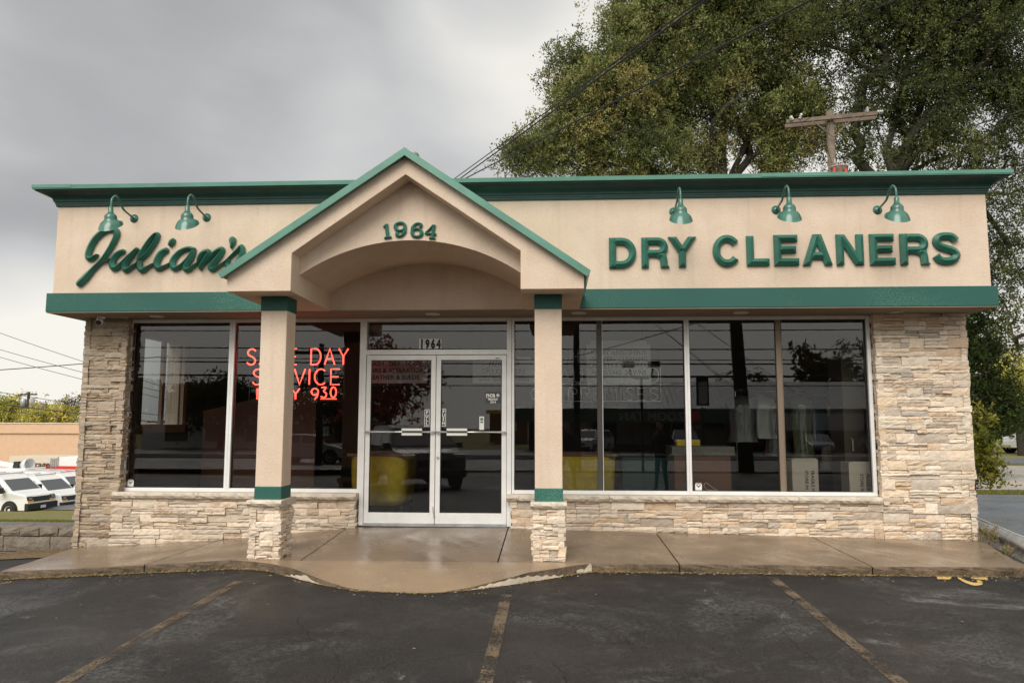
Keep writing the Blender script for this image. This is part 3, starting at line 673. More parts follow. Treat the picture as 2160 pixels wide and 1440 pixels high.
stone_wall('stone_pier', [((-4.64, -4.06, lambda q: .30, PT, -.13), dict(zbot=.31)), ((-4.64, -4.16, ground_line, .31, -.12), dict(zbot=-.36)),
    ((-.15, .30, lambda q: -.5, PT, -4.62), dict(axis='x', flip=-1, zbot=-.45)), ((-.15, .04, lambda q: .31, PT, -4.07), dict(axis='x', flip=1, zbot=.31, wmin=.06, wmax=.14))], T_TAN, [(-4.61, -4.075, -.09, .32, -.5, PT)])
stone_wall('stone_pier', [((5.51, 6.62, lambda q: .32, PT, -.14), dict(zbot=.32)), ((5.52, 6.62, ground_line, .32, -.125), dict(zbot=-.2)),
    ((-.15, .30, lambda q: -.5, PT, 6.60), dict(axis='x', flip=1, zbot=-.45)), ((-.15, .04, lambda q: .31, PT, 5.53), dict(axis='x', flip=-1, zbot=.31, wmin=.06, wmax=.14))], T_WARM, [(5.535, 6.59, -.10, .32, -.5, PT)])
for k, (a, b) in enumerate(((-4.13, -3.0), (-2.995, -1.9), (-1.895, -.965), (.93, 2.2), (2.205, 3.3), (3.305, 4.5), (4.505, 5.50))):
    sill_piece(a, b, -.185, .03, .305, .385, 'window_sill', B, k)
# storefront frames
GL = M['glass']
def window(x0, x1, z0, z1, fl=.05, fr=.05, ft=.045, fb=.045, name='window', m=None, parent=B):
    m = m or M['alu']; mb = MB(); y0, y1 = -.045, .055
    mb.box(x0, x0+fl, y0, y1, z0, z1); mb.box(x1-fr, x1, y0, y1, z0, z1); mb.box(x0+fl, x1-fr, y0+.002, y1-.002, z1-ft, z1); mb.box(x0+fl, x1-fr, y0+.002, y1-.002, z0, z0+fb)
    w = mb.build(name, m, parent, bevel=.002)
    g = MB(); g.add([(x0+fl-.004, .012, z0+fb-.004), (x1-fr+.004, .012, z0+fb-.004), (x1-fr+.004, .012, z1-ft+.004), (x0+fl-.004, .012, z1-ft+.004)], [(0, 1, 2, 3)]); g.build('glass_pane', GL, w)
    bd = MB(); yb = -.047                 # dark glazing gasket
    t = .008; a, b, c, d = x0+fl, x1-fr, z0+fb, z1-ft
    for q in ((a, b, c, c+t), (a, b, d-t, d), (a, a+t, c+t, d-t), (b-t, b, c+t, d-t)): bd.box(q[0], q[1], -.01, .006, q[2], q[3])
    bd.build('gasket', M['black'], w)
    return w
WT = 2.630; WB = .387
window(-4.105, -2.700, WB, WT, fl=.045, fr=.035)
window(-2.698, -.962, WB, WT, fl=.035, fr=.03)
window(.99, 3.215, WB, WT, fl=.03, fr=.03)
window(3.217, 5.50, WB, WT, fl=.03, fr=.045)
for x, m, nm in ((2.11, 'alu_dark', 'mullion'), (4.37, 'alu_tan', 'mullion')):
    mb = MB(); mb.box(x-.032, x+.032, -.02, .05, WB+.045, WT-.045); mb.build(nm, M[m], B)
    mb = MB(); mb.box(x+.034, x+.040, -.025, .04, WB+.045, WT-.045); mb.build('mullion_edge', M['alu'] if m == 'alu_dark' else M['alu_tan'], B)
# door frame
mb = MB()
mb.box(-.960, -.905, -.055, .07, -.02, WT); mb.box(.925, .985, -.055, .07, -.02, WT)
mb.box(-.905, .925, -.055, .07, 2.150, 2.215); mb.box(-.905, .925, -.053, .07, 2.585, WT); 
dfm = mb.build('door_frame', M['alu'], B, bevel=.002)
mb = MB(); mb.box(-.9, .92, -.09, .08, -.022, .003); mb.build('threshold', M['galv'], B)
g = MB(); g.add([(-.905, .015, 2.215), (.925, .015, 2.215), (.925, .015, 2.585), (-.905, .015, 2.585)], [(0, 1, 2, 3)]); tr = g.build('transom_glass', GL, B)
nb = thing('number_sticker', 'white stickers with black 1964 on the transom glass above the doors', 'number')
bx = at(884, 735, .008); mb = MB()
for i in range(4): a = bx.x+.0735*i; mb.box(a, a+.0715, .006, .010, 2.232, 2.362)
mb.build('backing', M['white'], nb)
for i, ch in enumerate('1964'): text(ch, .155, (bx.x+.0735*i+.036, .0045, 2.241), M['black'], 'numeral', nb, bold=.0095, align='CENTER', sx=.66)
def door(x0, x1, hinge):
    z0, z1 = .006, 2.143; mb = MB(); y0, y1 = -.04, .01; s = .06
    mb.box(x0, x0+s, y0, y1, z0, z1); mb.box(x1-s, x1, y0, y1, z0, z1); mb.box(x0+s, x1-s, y0+.001, y1, z1-.062, z1); mb.box(x0+s, x1-s, y0+.001, y1, z0, z0+.135)
    d = mb.build('door', M['alu'], B, bevel=.002)
    g = MB(); g.add([(x0+s, -.012, z0+.135), (x1-s, -.012, z0+.135), (x1-s, -.012, z1-.062), (x0+s, -.012, z1-.062)], [(0, 1, 2, 3)]); g.build('door_glass', GL, d)
    bd = MB(); t = .009
    for q in ((x0+s, x1-s, z0+.135, z0+.135+t), (x0+s, x1-s, z1-.062-t, z1-.062), (x0+s, x0+s+t, z0+.14, z1-.07), (x1-s-t, x1-s, z0+.14, z1-.07)): bd.box(q[0], q[1], -.03, -.016, q[2], q[3])
    bd.build('gasket', M['black'], d)
    mb = MB(); zc = 1.158; mb.tube([(x0+.01, -.085, zc), (x1-.01, -.085, zc)], .011, 10)
    for x in (x0+.015, x1-.015): mb.tube([(x, -.085, zc), (x, -.04, zc)], .011, 8)
    pb = mb.build('push_bar', M['steel'], d, smooth=True)
    a = x1-.42 if hinge == 'l' else x0+.15; mb = MB(); mb.box(a, a+.262, -.112, -.078, zc+.014, zc+.045); mb.box(a, a+.262, -.112, -.078, zc-.045, zc-.014); mb.build('push_plate', M['white'], d, bevel=.003)
    mb = MB(); mb.box(a+.002, a+.26, -.10, -.075, zc-.013, zc+.013); mb.build('plate_groove', M['alu_dark'], d)
    return d
dl = door(-.900, .006, 'l'); dr = door(.014, .920, 'r')
mb = MB(); mb.lathe([(0, .016), (.016, .016), (.02, 0)], (.044, -.041, .835), 14, (0, -1, 0)); mb.build('lock', M['steel'], dr)
mb = MB(); mb.tube([(-.012, -.05, .22), (-.005, -.06, .16), (.008, -.05, .10)], .006, 6); mb.box(-.004, .016, -.06, -.04, .085, .11); mb.build('door_bolt', M['galv'], dl)
def vsign(x, z0, z1, s, name, label, y=-.016):
    t = thing(name, label, 'sticker'); mb = MB(); mb.box(x-.032, x+.032, y, y+.002, z0, z1); mb.build('border', M['white'], t)
    mb = MB(); mb.box(x-.025, x+.025, y-.0015, y+.001, z0+.008, z1-.008); mb.build('panel', M['black'], t)
    h = (z1-z0-.03)/4
    for i, ch in enumerate(s): text(ch, h*1.16, (x, y-.003, z1-.016-h*(i+.86)), M['white'], 'lettering', t, bold=.0025, align='CENTER', sx=.9)
vsign(-.105, 1.225, 1.445, 'PULL', 'pull_sign', 'black vertical PULL sticker on the left glass door')
vsign(.108, 1.230, 1.455, 'PUSH', 'push_sign', 'black vertical PUSH sticker on the right glass door')
t = thing('member_sticker', 'grey nca Member 2014 sticker high on the right glass door', 'sticker')
p0, p1 = at(1024, 850, -.014), at(1056, 826, -.014); mb = MB(); mb.box(p0.x, p1.x, -.0155, -.0135, p0.z, p1.z); mb.build('panel', mat('sticker_grey', (.045, .045, .045), .4), t)
text('nca', .085, (p0.x+.008, -.0165, p1.z-.066), M['white'], 'lettering', t, bold=.002)
mb = MB(); mb.lathe([(0, .002), (.02, .002), (.022, 0)], (p1.x-.035, -.0155, p1.z-.045), 12, (0, -1, 0)); mb.box(p0.x+.01, p1.x-.03, -.018, -.016, p1.z-.083, p1.z-.079); mb.build('emblem', M['porcelain'], t)
text('Member\n2014', .036, ((p0.x+p1.x)/2, -.0165, p1.z-.108), M['white'], 'lettering', t, bold=.001, align='CENTER')
t = thing('card_sticker', 'narrow white payment card sticker low on the right glass door', 'sticker')
p0, p1 = at(1011, 906, -.014), at(1021, 878, -.014); mb = MB(); mb.box(p0.x, p1.x, -.0155, -.0135, p0.z, p1.z); mb.build('panel', M['white'], t)
w = p1.x-p0.x; mb = MB(); mb.box(p0.x+w*.2, p1.x-w*.2, -.0165, -.015, p1.z-.055, p1.z-.015); mb.build('green_mark', M['green_metal'], t)
mb = MB(); mb.box(p0.x+w*.2, p1.x-w*.2, -.0165, -.015, p1.z-.082, p1.z-.064); mb.build('dark_mark', M['brown'], t)
mb = MB(); mb.box(.78, .825, -.043, -.040, 2.095, 2.105); mb.build('maker_plate', M['alu_dark'], dr)
# ------------------------------------------------------------------ signage on the fascia
def px(u, v, Y=FY): p = at(u, v, Y); return p.x, p.z
PPM = (px(1700, 530)[0]-px(1600, 530)[0])/100
js = MB()
def jz(pts, k=5):
    out = []
    for x, y, r in pts:
        X, Z = px(180+x/6, 390+y/6); out.append((X, Z, r/6*PPM))
    ridge(js, spline(out, k), FY-.008, .026, .036)
jz([(172, 888, 8), (140, 912, 26), (90, 938, 36), (52, 925, 38), (55, 860, 42), (95, 760, 42), (160, 665, 42), (240, 600, 40), (320, 568, 38), (390, 580, 42), (412, 620, 40), (385, 700, 38), (335, 795, 36), (275, 890, 34), (215, 975, 32), (130, 1055, 34), (60, 1130, 42), (0, 1195, 48), (-58, 1250, 46)])
jz([(215, 985, 16), (265, 970, 15), (320, 952, 15), (350, 940, 18)])
jz([(490, 845, 32), (430, 875, 38), (375, 935, 42), (352, 1005, 44), (380, 1058, 42), (440, 1030, 34), (520, 955, 30), (600, 880, 32), (662, 822, 30)])
jz([(655, 830, 30), (600, 900, 38), (535, 980, 42), (510, 1050, 42), (535, 1080, 40), (600, 1045, 28), (665, 1000, 18)])
jz([(662, 1005, 18), (705, 960, 26), (790, 880, 32), (870, 770, 32), (920, 680, 30), (930, 635, 28), (900, 632, 26), (840, 690, 30), (770, 790, 34), (718, 890, 36), (698, 970, 40), (700, 1045, 42), (735, 1085, 40), (800, 1050, 26), (872, 1005, 16)])
jz([(1035, 832, 36), (975, 870, 42), (930, 940, 44), (912, 1010, 44), (940, 1060, 38), (1010, 1040, 26), (1080, 1000, 16)])
jz([(1092, 752, 36), (1108, 728, 42), (1120, 710, 34)], 3)
jz([(1385, 820, 28), (1310, 810, 30), (1215, 850, 34), (1140, 925, 38), (1112, 1000, 42), (1140, 1060, 38), (1215, 1030, 28), (1300, 950, 28), (1365, 865, 30)])
jz([(1375, 850, 36), (1350, 920, 40), (1300, 1000, 42), (1278, 1055, 42), (1310, 1078, 34), (1380, 1035, 24), (1440, 990, 18)])
jz([(1432, 1005, 14), (1455, 930, 30), (1500, 870, 38), (1560, 850, 36), (1570, 880, 34), (1520, 960, 36), (1478, 1030, 34), (1472, 1068, 22)])
jz([(1475, 1050, 20), (1560, 960, 24), (1640, 870, 30), (1715, 825, 36), (1745, 830, 34), (1710, 900, 38), (1640, 990, 42), (1602, 1050, 42), (1625, 1075, 34), (1700, 1035, 22), (1785, 975, 16)])
jz([(1873, 702, 46), (1872, 735, 40), (1866, 770, 24), (1858, 800, 12)], 4)
jz([(1785, 980, 16), (1860, 905, 20), (1935, 835, 26), (1985, 790, 34), (1998, 850, 38), (1985, 920, 42), (1940, 985, 44), (1890, 1040, 44), (1840, 1055, 44), (1805, 1010, 34), (1825, 960, 20)])
tag(js.build('script_sign', M['green_letter']), 'green raised script lettering reading Julian\'s at the left of the fascia', 'lettering')
DC = thing('block_lettering', 'green prismatic block capitals reading DRY CLEANERS right of the gable', 'lettering')
SW = .043
def letter(ch, u0, u1, v0, v1):
    x0, z1 = px(u0, v0); x1, z0 = px(u1, v1); r = SW; mb = MB(); xa, xb, za, zb = x0+r, x1-r, z0+r, z1-r; zm = (z0+z1)/2
    def st(pts, e='bb'): ridge(mb, [(p[0], p[1], r) for p in pts], FY-.008, .026, .034, (e[0], e[1]))
    def arc(cx, cz, rx, rz, a0, a1, n=12): return [(cx+rx*math.cos(R(a0+(a1-a0)*i/n)), cz+rz*math.sin(R(a0+(a1-a0)*i/n))) for i in range(n+1)]
    if ch == 'D': st([(xa, z0), (xa, z1)]); st([(x0+r, za), ((xa+xb)/2-.01, za)]+arc((xa+xb)/2-.01, zm, (xb-xa)/2+.01, (zb-za)/2, -90, 90)[1:]+[(x0+r, zb)])
    elif ch == 'R':
        st([(xa, z0), (xa, z1)]); zc = z0+(z1-z0)*.47; cz = (zc+zb)/2; rz = (zb-zc)/2; xc = xb-rz*1.05
        st([(xa, zb), (xc, zb)]+arc(xc, cz, rz*1.05, rz, 90, -90)[1:]+[(xa, zc)])
        st([(xc-.01, zc), (xb-.02, zc-.035), (xb-.01, zc-.075), (xb-.006, z0+.02), (xb+.008, z0)], 'bh')
    elif ch == 'Y': xm = (x0+x1)/2; st([(x0+r*1.15, z1), (xm, zm+.0)], 'hb'); st([(x1-r*1.15, z1), (xm, zm+.0)], 'hb'); st([(xm, z0), (xm, zm+.02)])
    elif ch == 'C': st(arc((x0+x1)/2+.005, zm, (xb-xa)/2+.002, (zb-za)/2, 36, 324, 24))
    elif ch == 'L': st([(xa, z1), (xa, za), (x1, za)])
    elif ch == 'E': st([(x1-.012, zb), (xa, zb), (xa, za), (x1, za)]); st([(xa, zm+.006), (x1-.03, zm+.006)])
    elif ch == 'A': xm = (x0+x1)/2; st([(x0+r*1.05, z0), (xm-.005, z1)], 'hh'); st([(x1-r*1.05, z0), (xm+.005, z1)], 'hh'); zc = z0+(z1-z0)*.31; st([(x0+.09, zc), (x1-.09, zc)])
    elif ch == 'N': st([(xa, z0), (xa, z1)]); st([(xb, z0), (xb, z1)]); st([(xa+.005, z1), (xb-.005, z0)], 'hh')
    elif ch == 'S':
        xm = (x0+x1)/2; rx = (xb-xa)/2; h = (zb-za)
        st(spline([(xb+.004, zb-h*.20), (xb-rx*.35, zb-h*.04), (xm, zb), (xa+rx*.32, zb-h*.05), (xa+.008, zb-h*.22), (xa+rx*.35, zb-h*.40), (xm, zm+.0), (xb-rx*.35, za+h*.41), (xb, za+h*.24), (xb-rx*.32, za+h*.05), (xm, za), (xa+rx*.35, za+h*.04), (xa-.004, za+h*.22)], 4))
    o = mb.build('sign_letter', M['green_letter'], DC); o['label'] = 'letter '+ch
for ch, a, b, c, d in (('D', 1284, 1342, 503, 566), ('R', 1352, 1409, 502.5, 565), ('Y', 1408, 1469, 501, 564), ('C', 1501, 1562, 497, 563), ('L', 1572.5, 1622, 499, 561), ('E', 1630, 1684.5, 497, 560.5), ('A', 1690, 1755, 496, 560), ('N', 1761, 1821, 496, 559.5), ('E', 1831, 1887.5, 495, 559.5), ('R', 1895, 1958, 494.5, 559), ('S', 1962.5, 2024.5, 491.5, 558.5)):
    letter(ch, a, b, c, d)
# 1964 on the arch panel
NM = thing('gable_numerals', 'green slab-serif numerals 1964 above the arch of the gable', 'lettering')
def numeral(ch, cx, cz, rot, h=.135):
    mb = MB(); c, s = math.cos(rot), math.sin(rot)
    def st(pts, e='bb'): ridge(mb, [(cx+(x*c-z*s)*h, cz+(x*s+z*c)*h, r*h) for x, z, r in pts], -1.858, .014, .012, (e[0], e[1]))
    if ch == '1': st([(0, -.5, .12), (0, .5, .12)]); st([(-.25, -.44, .07), (.25, -.44, .07)]); st([(-.22, .30, .08), (0, .42, .09)])
    if ch in '96':
        k = 1 if ch == '9' else -1
        lp = [(.0*k, .47*k, .09), (-.25*k, .40*k, .1), (-.33*k, .18*k, .13), (-.22*k, -.03*k, .1), (.02*k, -.08*k, .08), (.25*k, .02*k, .09), (.31*k, .2*k, .12), (.22*k, .40*k, .1), (0, .47*k, .09)]
        st(spline(lp, 3)); st(spline([(.31*k, .2*k, .12), (.28*k, -.15*k, .12), (.10*k, -.40*k, .09), (-.12*k, -.46*k, .07), (-.27*k, -.38*k, .10), (-.24*k, -.28*k, .12)], 3), 'br')
    if ch == '4': st([(.12, -.5, .11), (.12, .5, .11)]); st([(-.10, -.45, .06), (.34, -.45, .06)]); st([(.10, .48, .07), (-.36, -.13, .07)], 'bb'); st([(-.42, -.16, .075), (.36, -.16, .075)])
    mb.build('numeral', M['green_letter'], NM)
for ch, u, v, rt in (('1', 817, 488, .12), ('9', 845, 484.5, .05), ('6', 879.5, 485.5, -.04), ('4', 910, 489, -.12)):
    p = at(u, v, -1.86); numeral(ch, p.x, p.z, rt, .158)

# ------------------------------------------------------------------ gooseneck lamps
def gooseneck(X, zp, label, tilt):
    t = thing('gooseneck_lamp', label, 'wall lamp', 'green gooseneck lamps on the fascia', (X, FY, zp))
    mb = MB(); mb.lathe([(0, .03), (.02, .03), (.03, .018), (.050, .012), (.056, 0)], (0, 0, 0), 20, (0, -1, 0)); mb.build('mounting_plate', M['lamp_green'], t, smooth=True)
    e = -.505; pts = spline([(0, -.01, 0), (0, -.12, .02), (0, -.20, .035), (0, -.265, .06), (0, -.33, .125), (0, -.39, .165), (0, -.445, .155), (0, e+.012, .11), (0, e, .05), (0, e, -.01)], 5)
    mb = MB(); mb.tube(pts, .0125, 10); mb.build('arm', M['lamp_green'], t, smooth=True)
    mb = MB(); c = (0, e, -.062); ax = (0, -tilt*.3, 1)
    def skew(m_): m_.v = [(x, y, z+(y-e)*.62*min(1, max(0, (-.13-z)/.08))) for x, y, z in m_.v]
    mb.lathe([(0, .065), (.026, .065), (.028, .060), (.028, .0), (.036, -.004), (.036, -.012), (.030, -.018)], c, 20, ax); mb.build('socket_collar', M['lamp_green'], t, smooth=True)
    mb = MB(); mb.lathe([(.030, -.012), (.050, -.022), (.068, -.045), (.072, -.070), (.070, -.088), (.085, -.100), (.110, -.120), (.126, -.150), (.131, -.170), (.134, -.176)], c, 28, ax)
    skew(mb); sh = mb.build('lamp_shade', M['lamp_green'], t, smooth=True)
    mb = MB(); mb.lathe([(.134, -.176), (.130, -.177), (.122, -.152), (.104, -.122), (.06, -.10), (.0, -.09)], c, 28, ax); skew(mb); mb.build('shade_lining', M['white_enamel'], sh, smooth=True)
for X, z, lab, ti in ((-3.777, 3.84, 'green gooseneck lamp over the J of the script sign, nearest the left corner', .30), (-2.835, 3.84, 'green gooseneck lamp over the n of the script sign', .26), (2.994, 3.833, 'green gooseneck lamp above the Y of DRY', .12), (4.221, 3.84, 'green gooseneck lamp above the first E of CLEANERS', .16), (5.418, 3.823, 'green gooseneck lamp above the last E of CLEANERS', .12)):
    gooseneck(X, z, lab, ti)
# recessed downlights, camera
for X, Y, lab in ((-3.59, -.31, 'recessed soffit light over the leftmost window'), (-1.83, -.37, 'recessed soffit light beside the left column'), (.01, -.37, 'recessed soffit light above the doors'), (1.84, -.38, 'recessed soffit light beside the right column'), (3.84, -.33, 'recessed soffit light over the bright mullion of the right windows'), (5.71, -.29, 'recessed soffit light with rusty rim at the right pier')):
    t = thing('soffit_light', lab, 'downlight', 'recessed lights in the soffit', (X, Y, ZS-.012))
    mb = MB(); mb.lathe([(.062, .0), (.064, -.006), (.090, -.008), (.094, .0)], (0, 0, 0), 24); mb.build('trim_ring', M['rust'] if X > 5 else M['white_enamel'], t, smooth=True)
    mb = MB(); mb.lathe([(0, -.0035), (.063, -.0035)], (0, 0, 0), 24); mb.build('lens', M['white_enamel'], t)
t = thing('security_camera', 'small white dome security camera under the left soffit corner', 'camera', None, (-4.30, -.36, ZS-.012))
mb = MB(); mb.lathe([(0, 0), (.05, 0), (.052, -.02), (.045, -.035), (.03, -.04)], (0, 0, 0), 20); mb.tube([(.05, 0, -.012), (.3, .1, -.01)], .005, 6); mb.build('mount', M['white'], t, smooth=True)
mb = MB(); mb.lathe([(.0, .045), (.03, .035), (.045, 0), (.042, -.03), (.034, -.045)], (0, -.02, -.065), 20, (-.1, .8, .5)); hd = mb.build('camera_head', M['white'], t, smooth=True)
mb = MB(); mb.lathe([(.034, -.044), (.02, -.053), (0, -.055)], (0, -.02, -.065), 20, (-.1, .8, .5)); mb.build('lens', M['black'], hd, smooth=True)

# ------------------------------------------------------------------ interior
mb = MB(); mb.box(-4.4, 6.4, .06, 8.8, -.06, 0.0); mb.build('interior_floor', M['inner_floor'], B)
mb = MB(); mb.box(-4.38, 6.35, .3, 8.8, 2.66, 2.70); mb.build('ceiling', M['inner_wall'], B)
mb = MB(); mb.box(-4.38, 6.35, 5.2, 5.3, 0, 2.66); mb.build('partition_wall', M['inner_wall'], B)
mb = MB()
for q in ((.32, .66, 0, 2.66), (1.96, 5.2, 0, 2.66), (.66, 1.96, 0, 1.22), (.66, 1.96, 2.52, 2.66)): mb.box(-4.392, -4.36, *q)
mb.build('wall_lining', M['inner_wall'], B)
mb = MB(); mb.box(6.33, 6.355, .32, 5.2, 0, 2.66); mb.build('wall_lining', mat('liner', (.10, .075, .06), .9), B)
# side window seen through the left pane
w = MB()
for q in ((.58, .68, 1.12, 2.62), (1.94, 2.04, 1.12, 2.62), (.68, 1.94, 1.12, 1.24), (.68, 1.94, 2.50, 2.62), (1.28, 1.36, 1.24, 2.50)): w.box(-4.358, -4.31, q[0], q[1], q[2], q[3])
sw = w.build('side_window', mat('tan_wood', (.42, .28, .19), .6), B)
w = MB(); w.add([(-4.45, .66, 1.22), (-4.45, 1.96, 1.22), (-4.45, 1.96, 2.52), (-4.45, .66, 2.52)], [(0, 1, 2, 3)]); w.build('glass_pane', glass_mat('side_glass', (.35, .36, .36)), sw)

def strokefont(ch):
    a = lambda cx, cy, rx, ry, s, e, n=10: [(cx+rx*math.cos(R(s+(e-s)*i/n)), cy+ry*math.sin(R(s+(e-s)*i/n))) for i in range(n+1)]
    F = {'A': [[(0, 0), (.35, 1), (.7, 0)], [(.13, .35), (.57, .35)]], 'B': [[(0, 0), (0, 1), (.35, 1)]+a(.35, .75, .25, .25, 90, -90)[1:]+[(0, .5)], [(.35, .5)]+a(.35, .25, .28, .25, 90, -90)[1:]+[(0, 0)]],
      'C': [a(.38, .5, .38, .5, 50, 310, 16)], 'D': [[(0, 0), (0, 1), (.3, 1)]+a(.3, .5, .38, .5, 90, -90, 12)[1:]+[(0, 0)]], 'E': [[(.55, 1), (0, 1), (0, 0), (.55, 0)], [(0, .5), (.48, .5)]],
      'H': [[(0, 0), (0, 1)], [(.6, 0), (.6, 1)], [(0, .5), (.6, .5)]], 'I': [[(.05, 0), (.05, 1)]], 'L': [[(0, 1), (0, 0), (.5, 0)]], 'M': [[(0, 0), (0, 1), (.4, .15), (.8, 1), (.8, 0)]], 'N': [[(0, 0), (0, 1), (.62, 0), (.62, 1)]],
      'O': [a(.4, .5, .4, .5, 0, 360, 20)], 'P': [[(0, 0), (0, 1), (.32, 1)]+a(.32, .73, .27, .27, 90, -90)[1:]+[(0, .46)]], 'R': [[(0, 0), (0, 1), (.32, 1)]+a(.32, .73, .27, .27, 90, -90)[1:]+[(0, .46)], [(.3, .46), (.6, 0)]],
      'S': [spline([(.58, .86), (.4, .99), (.15, .95), (.03, .76), (.15, .58), (.42, .46), (.58, .27), (.46, .05), (.2, .0), (0, .14)], 3)], 'T': [[(0, 1), (.62, 1)], [(.31, 1), (.31, 0)]], 'U': [[(0, 1), (0, .3)]+a(.3, .3, .3, .3, 180, 360)[1:]+[(.6, 1)]],
      'V': [[(0, 1), (.33, 0), (.66, 1)]], 'Y': [[(0, 1), (.33, .5), (.66, 1)], [(.33, .5), (.33, 0)]], '9': [a(.3, .7, .28, .3, 0, 360, 14), [(.58, .7), (.5, .25), (.3, 0)]], '3': [spline([(.02, .95), (.45, .95), (.25, .6), (.5, .4), (.45, .08), (.2, 0), (0, .12)], 3)], '0': [a(.3, .5, .27, .5, 0, 360, 16)], ' ': []}
    return F[ch]
def neon_line(mb, s, x0, x1, z0, z1, Y, r):
    wd = {'I': .1, ' ': .45, 'M': .8, 'D': .68, 'O': .8, 'C': .72, 'L': .5, 'E': .55, 'A': .7, 'T': .62, 'N': .62}
    tot = sum(wd.get(c, .6) for c in s)+.28*(len(s)-1); k = (x1-x0)/tot; x = x0
    for c in s:
        for st in strokefont(c): mb.tube([(x+p[0]*k, Y, z0+p[1]*(z1-z0)) for p in st], r, 6)
        x += (wd.get(c, .6)+.28)*k
NY = .10
N1 = thing('neon_sign', 'lit red neon sign reading SAME DAY SERVICE IN BY 930 behind the left windows', 'neon sign')
mb = MB()
def nrow(s, u0, u1, v0, v1, r=.0105):
    a, b = at(u0, v1, NY), at(u1, v0, NY); neon_line(mb, s, a.x, b.x, a.z, b.z, NY, r)
nrow('SAME DAY', 521, 733, 735, 769); nrow('SERVICE', 533, 717, 778, 811); nrow('IN BY 9', 541, 672, 819, 842); nrow('30', 677, 710, 816, 838)
a, b = at(676, 841, NY), at(710, 841, NY); mb.tube([(a.x, NY, a.z), (b.x, NY, b.z)], .0075, 6)
mb.build('neon_tubes', M['neon'], N1, smooth=True)
mb = MB(); a, b = at(524, 846, NY+.02), at(729, 730, NY+.02)
for q in ((a.x, b.x, a.z, a.z+.01), (a.x, b.x, b.z-.01, b.z), (a.x, a.x+.01, a.z, b.z), (b.x-.01, b.x, a.z, b.z)): mb.box(q[0], q[1], NY+.02, NY+.028, q[2], q[3])
for x in (a.x+.05, b.x-.05): mb.tube([(x, NY+.025, b.z), (x, NY+.025, 2.6)], .002, 4)
mb.build('support_frame', M['black'], N1)
N2 = thing('neon_sign', 'unlit neon tube sign reading SHIRTS LAUNDERED ON PREMISES behind the right windows', 'neon sign')
mb = MB(); NY = .14
nrow('SHIRTS', 1180, 1300, 738, 765, .0045); nrow('LAUNDERED', 1158, 1389, 776, 807, .0045); nrow('ON PREMISES', 1120, 1388, 818, 843, .0045)
a, b = at(1130, 846, NY), at(1393, 773, NY); c = at(1393, 810, NY)
mb.tube([(a.x, NY, a.z), (b.x, NY, a.z), (b.x, NY, b.z), (at(1335, 773, NY).x, NY, b.z)], .0045, 6); mb.tube([(a.x, NY, c.z), (b.x, NY, c.z)], .0045, 6)
mb.build('neon_tubes', M['neon_off'], N2, smooth=True)
# boards with painted lettering hanging inside
M['board'] = mat('pale_board', (.44, .44, .43), .6); M['board_text'] = mat('board_text', (.05, .05, .05), .6)
def board(label, u0, u1, v0, v1, Y, lines, size, script=False):
    t = thing('hanging_board', label, 'sign', 'lettered boards hanging behind the glass'); a, b = at(u0, v1, Y), at(u1, v0, Y)
    mb = MB(); c = .05; mb.prism([(a.x, a.z), (b.x, a.z), (b.x, b.z-c), (b.x-c, b.z-c), (b.x-c, b.z), (a.x+c, b.z), (a.x+c, b.z-c), (a.x, b.z-c)], Y, Y+.01); mb.build('panel', M['board'], t)
    [MB().tube([(x, Y+.005, b.z), (x, Y+.005, 2.66)], .003, 4).build('chain', M['black'], t) for x in (a.x+.1, b.x-.1)]
    n = len(lines); h = (b.z-a.z-.06)/n
    for i, s in enumerate(lines):
        if isinstance(s, tuple): text(s[0], size*s[1], ((a.x+b.x)/2, Y-.002, b.z-.05-h*(i+.75)), M['board_text'], 'lettering', t, bold=.002, align='CENTER', shear=s[2])
        else: text(s, size, ((a.x+b.x)/2, Y-.002, b.z-.03-h*(i+.75)), M['board_text'], 'lettering', t, bold=.002, align='CENTER')
board('hanging board listing leather and suede behind the left door', 758, 902, 742, 808, .55, ['SAME DAY SERVICE', 'WASH . DRY . FOLD', 'REPAIRS & ALTERATIONS', '\u2022LEATHER & SUEDE'], .085)
board('hanging board with script and Service Quality behind the right door', 997, 1128, 752, 808, .55, [("Julian's", 1.9, .3), ('DRY CLEANERS', 1, 0), ('Service \u2022 Quality \u2022 Dependability', .62, 0)], .085)
board('hanging board listing drapery cleaning and wedding gowns behind the dark mullion', 1238, 1372, 718, 812, .6, ['', '\u2022LAUNDERED SHIRTS', '\u2022DRAPERY CLEANING', '\u2022BLANKETS & BEDSPREADS', '\u2022WEDDING GOWNS', ''], .08)
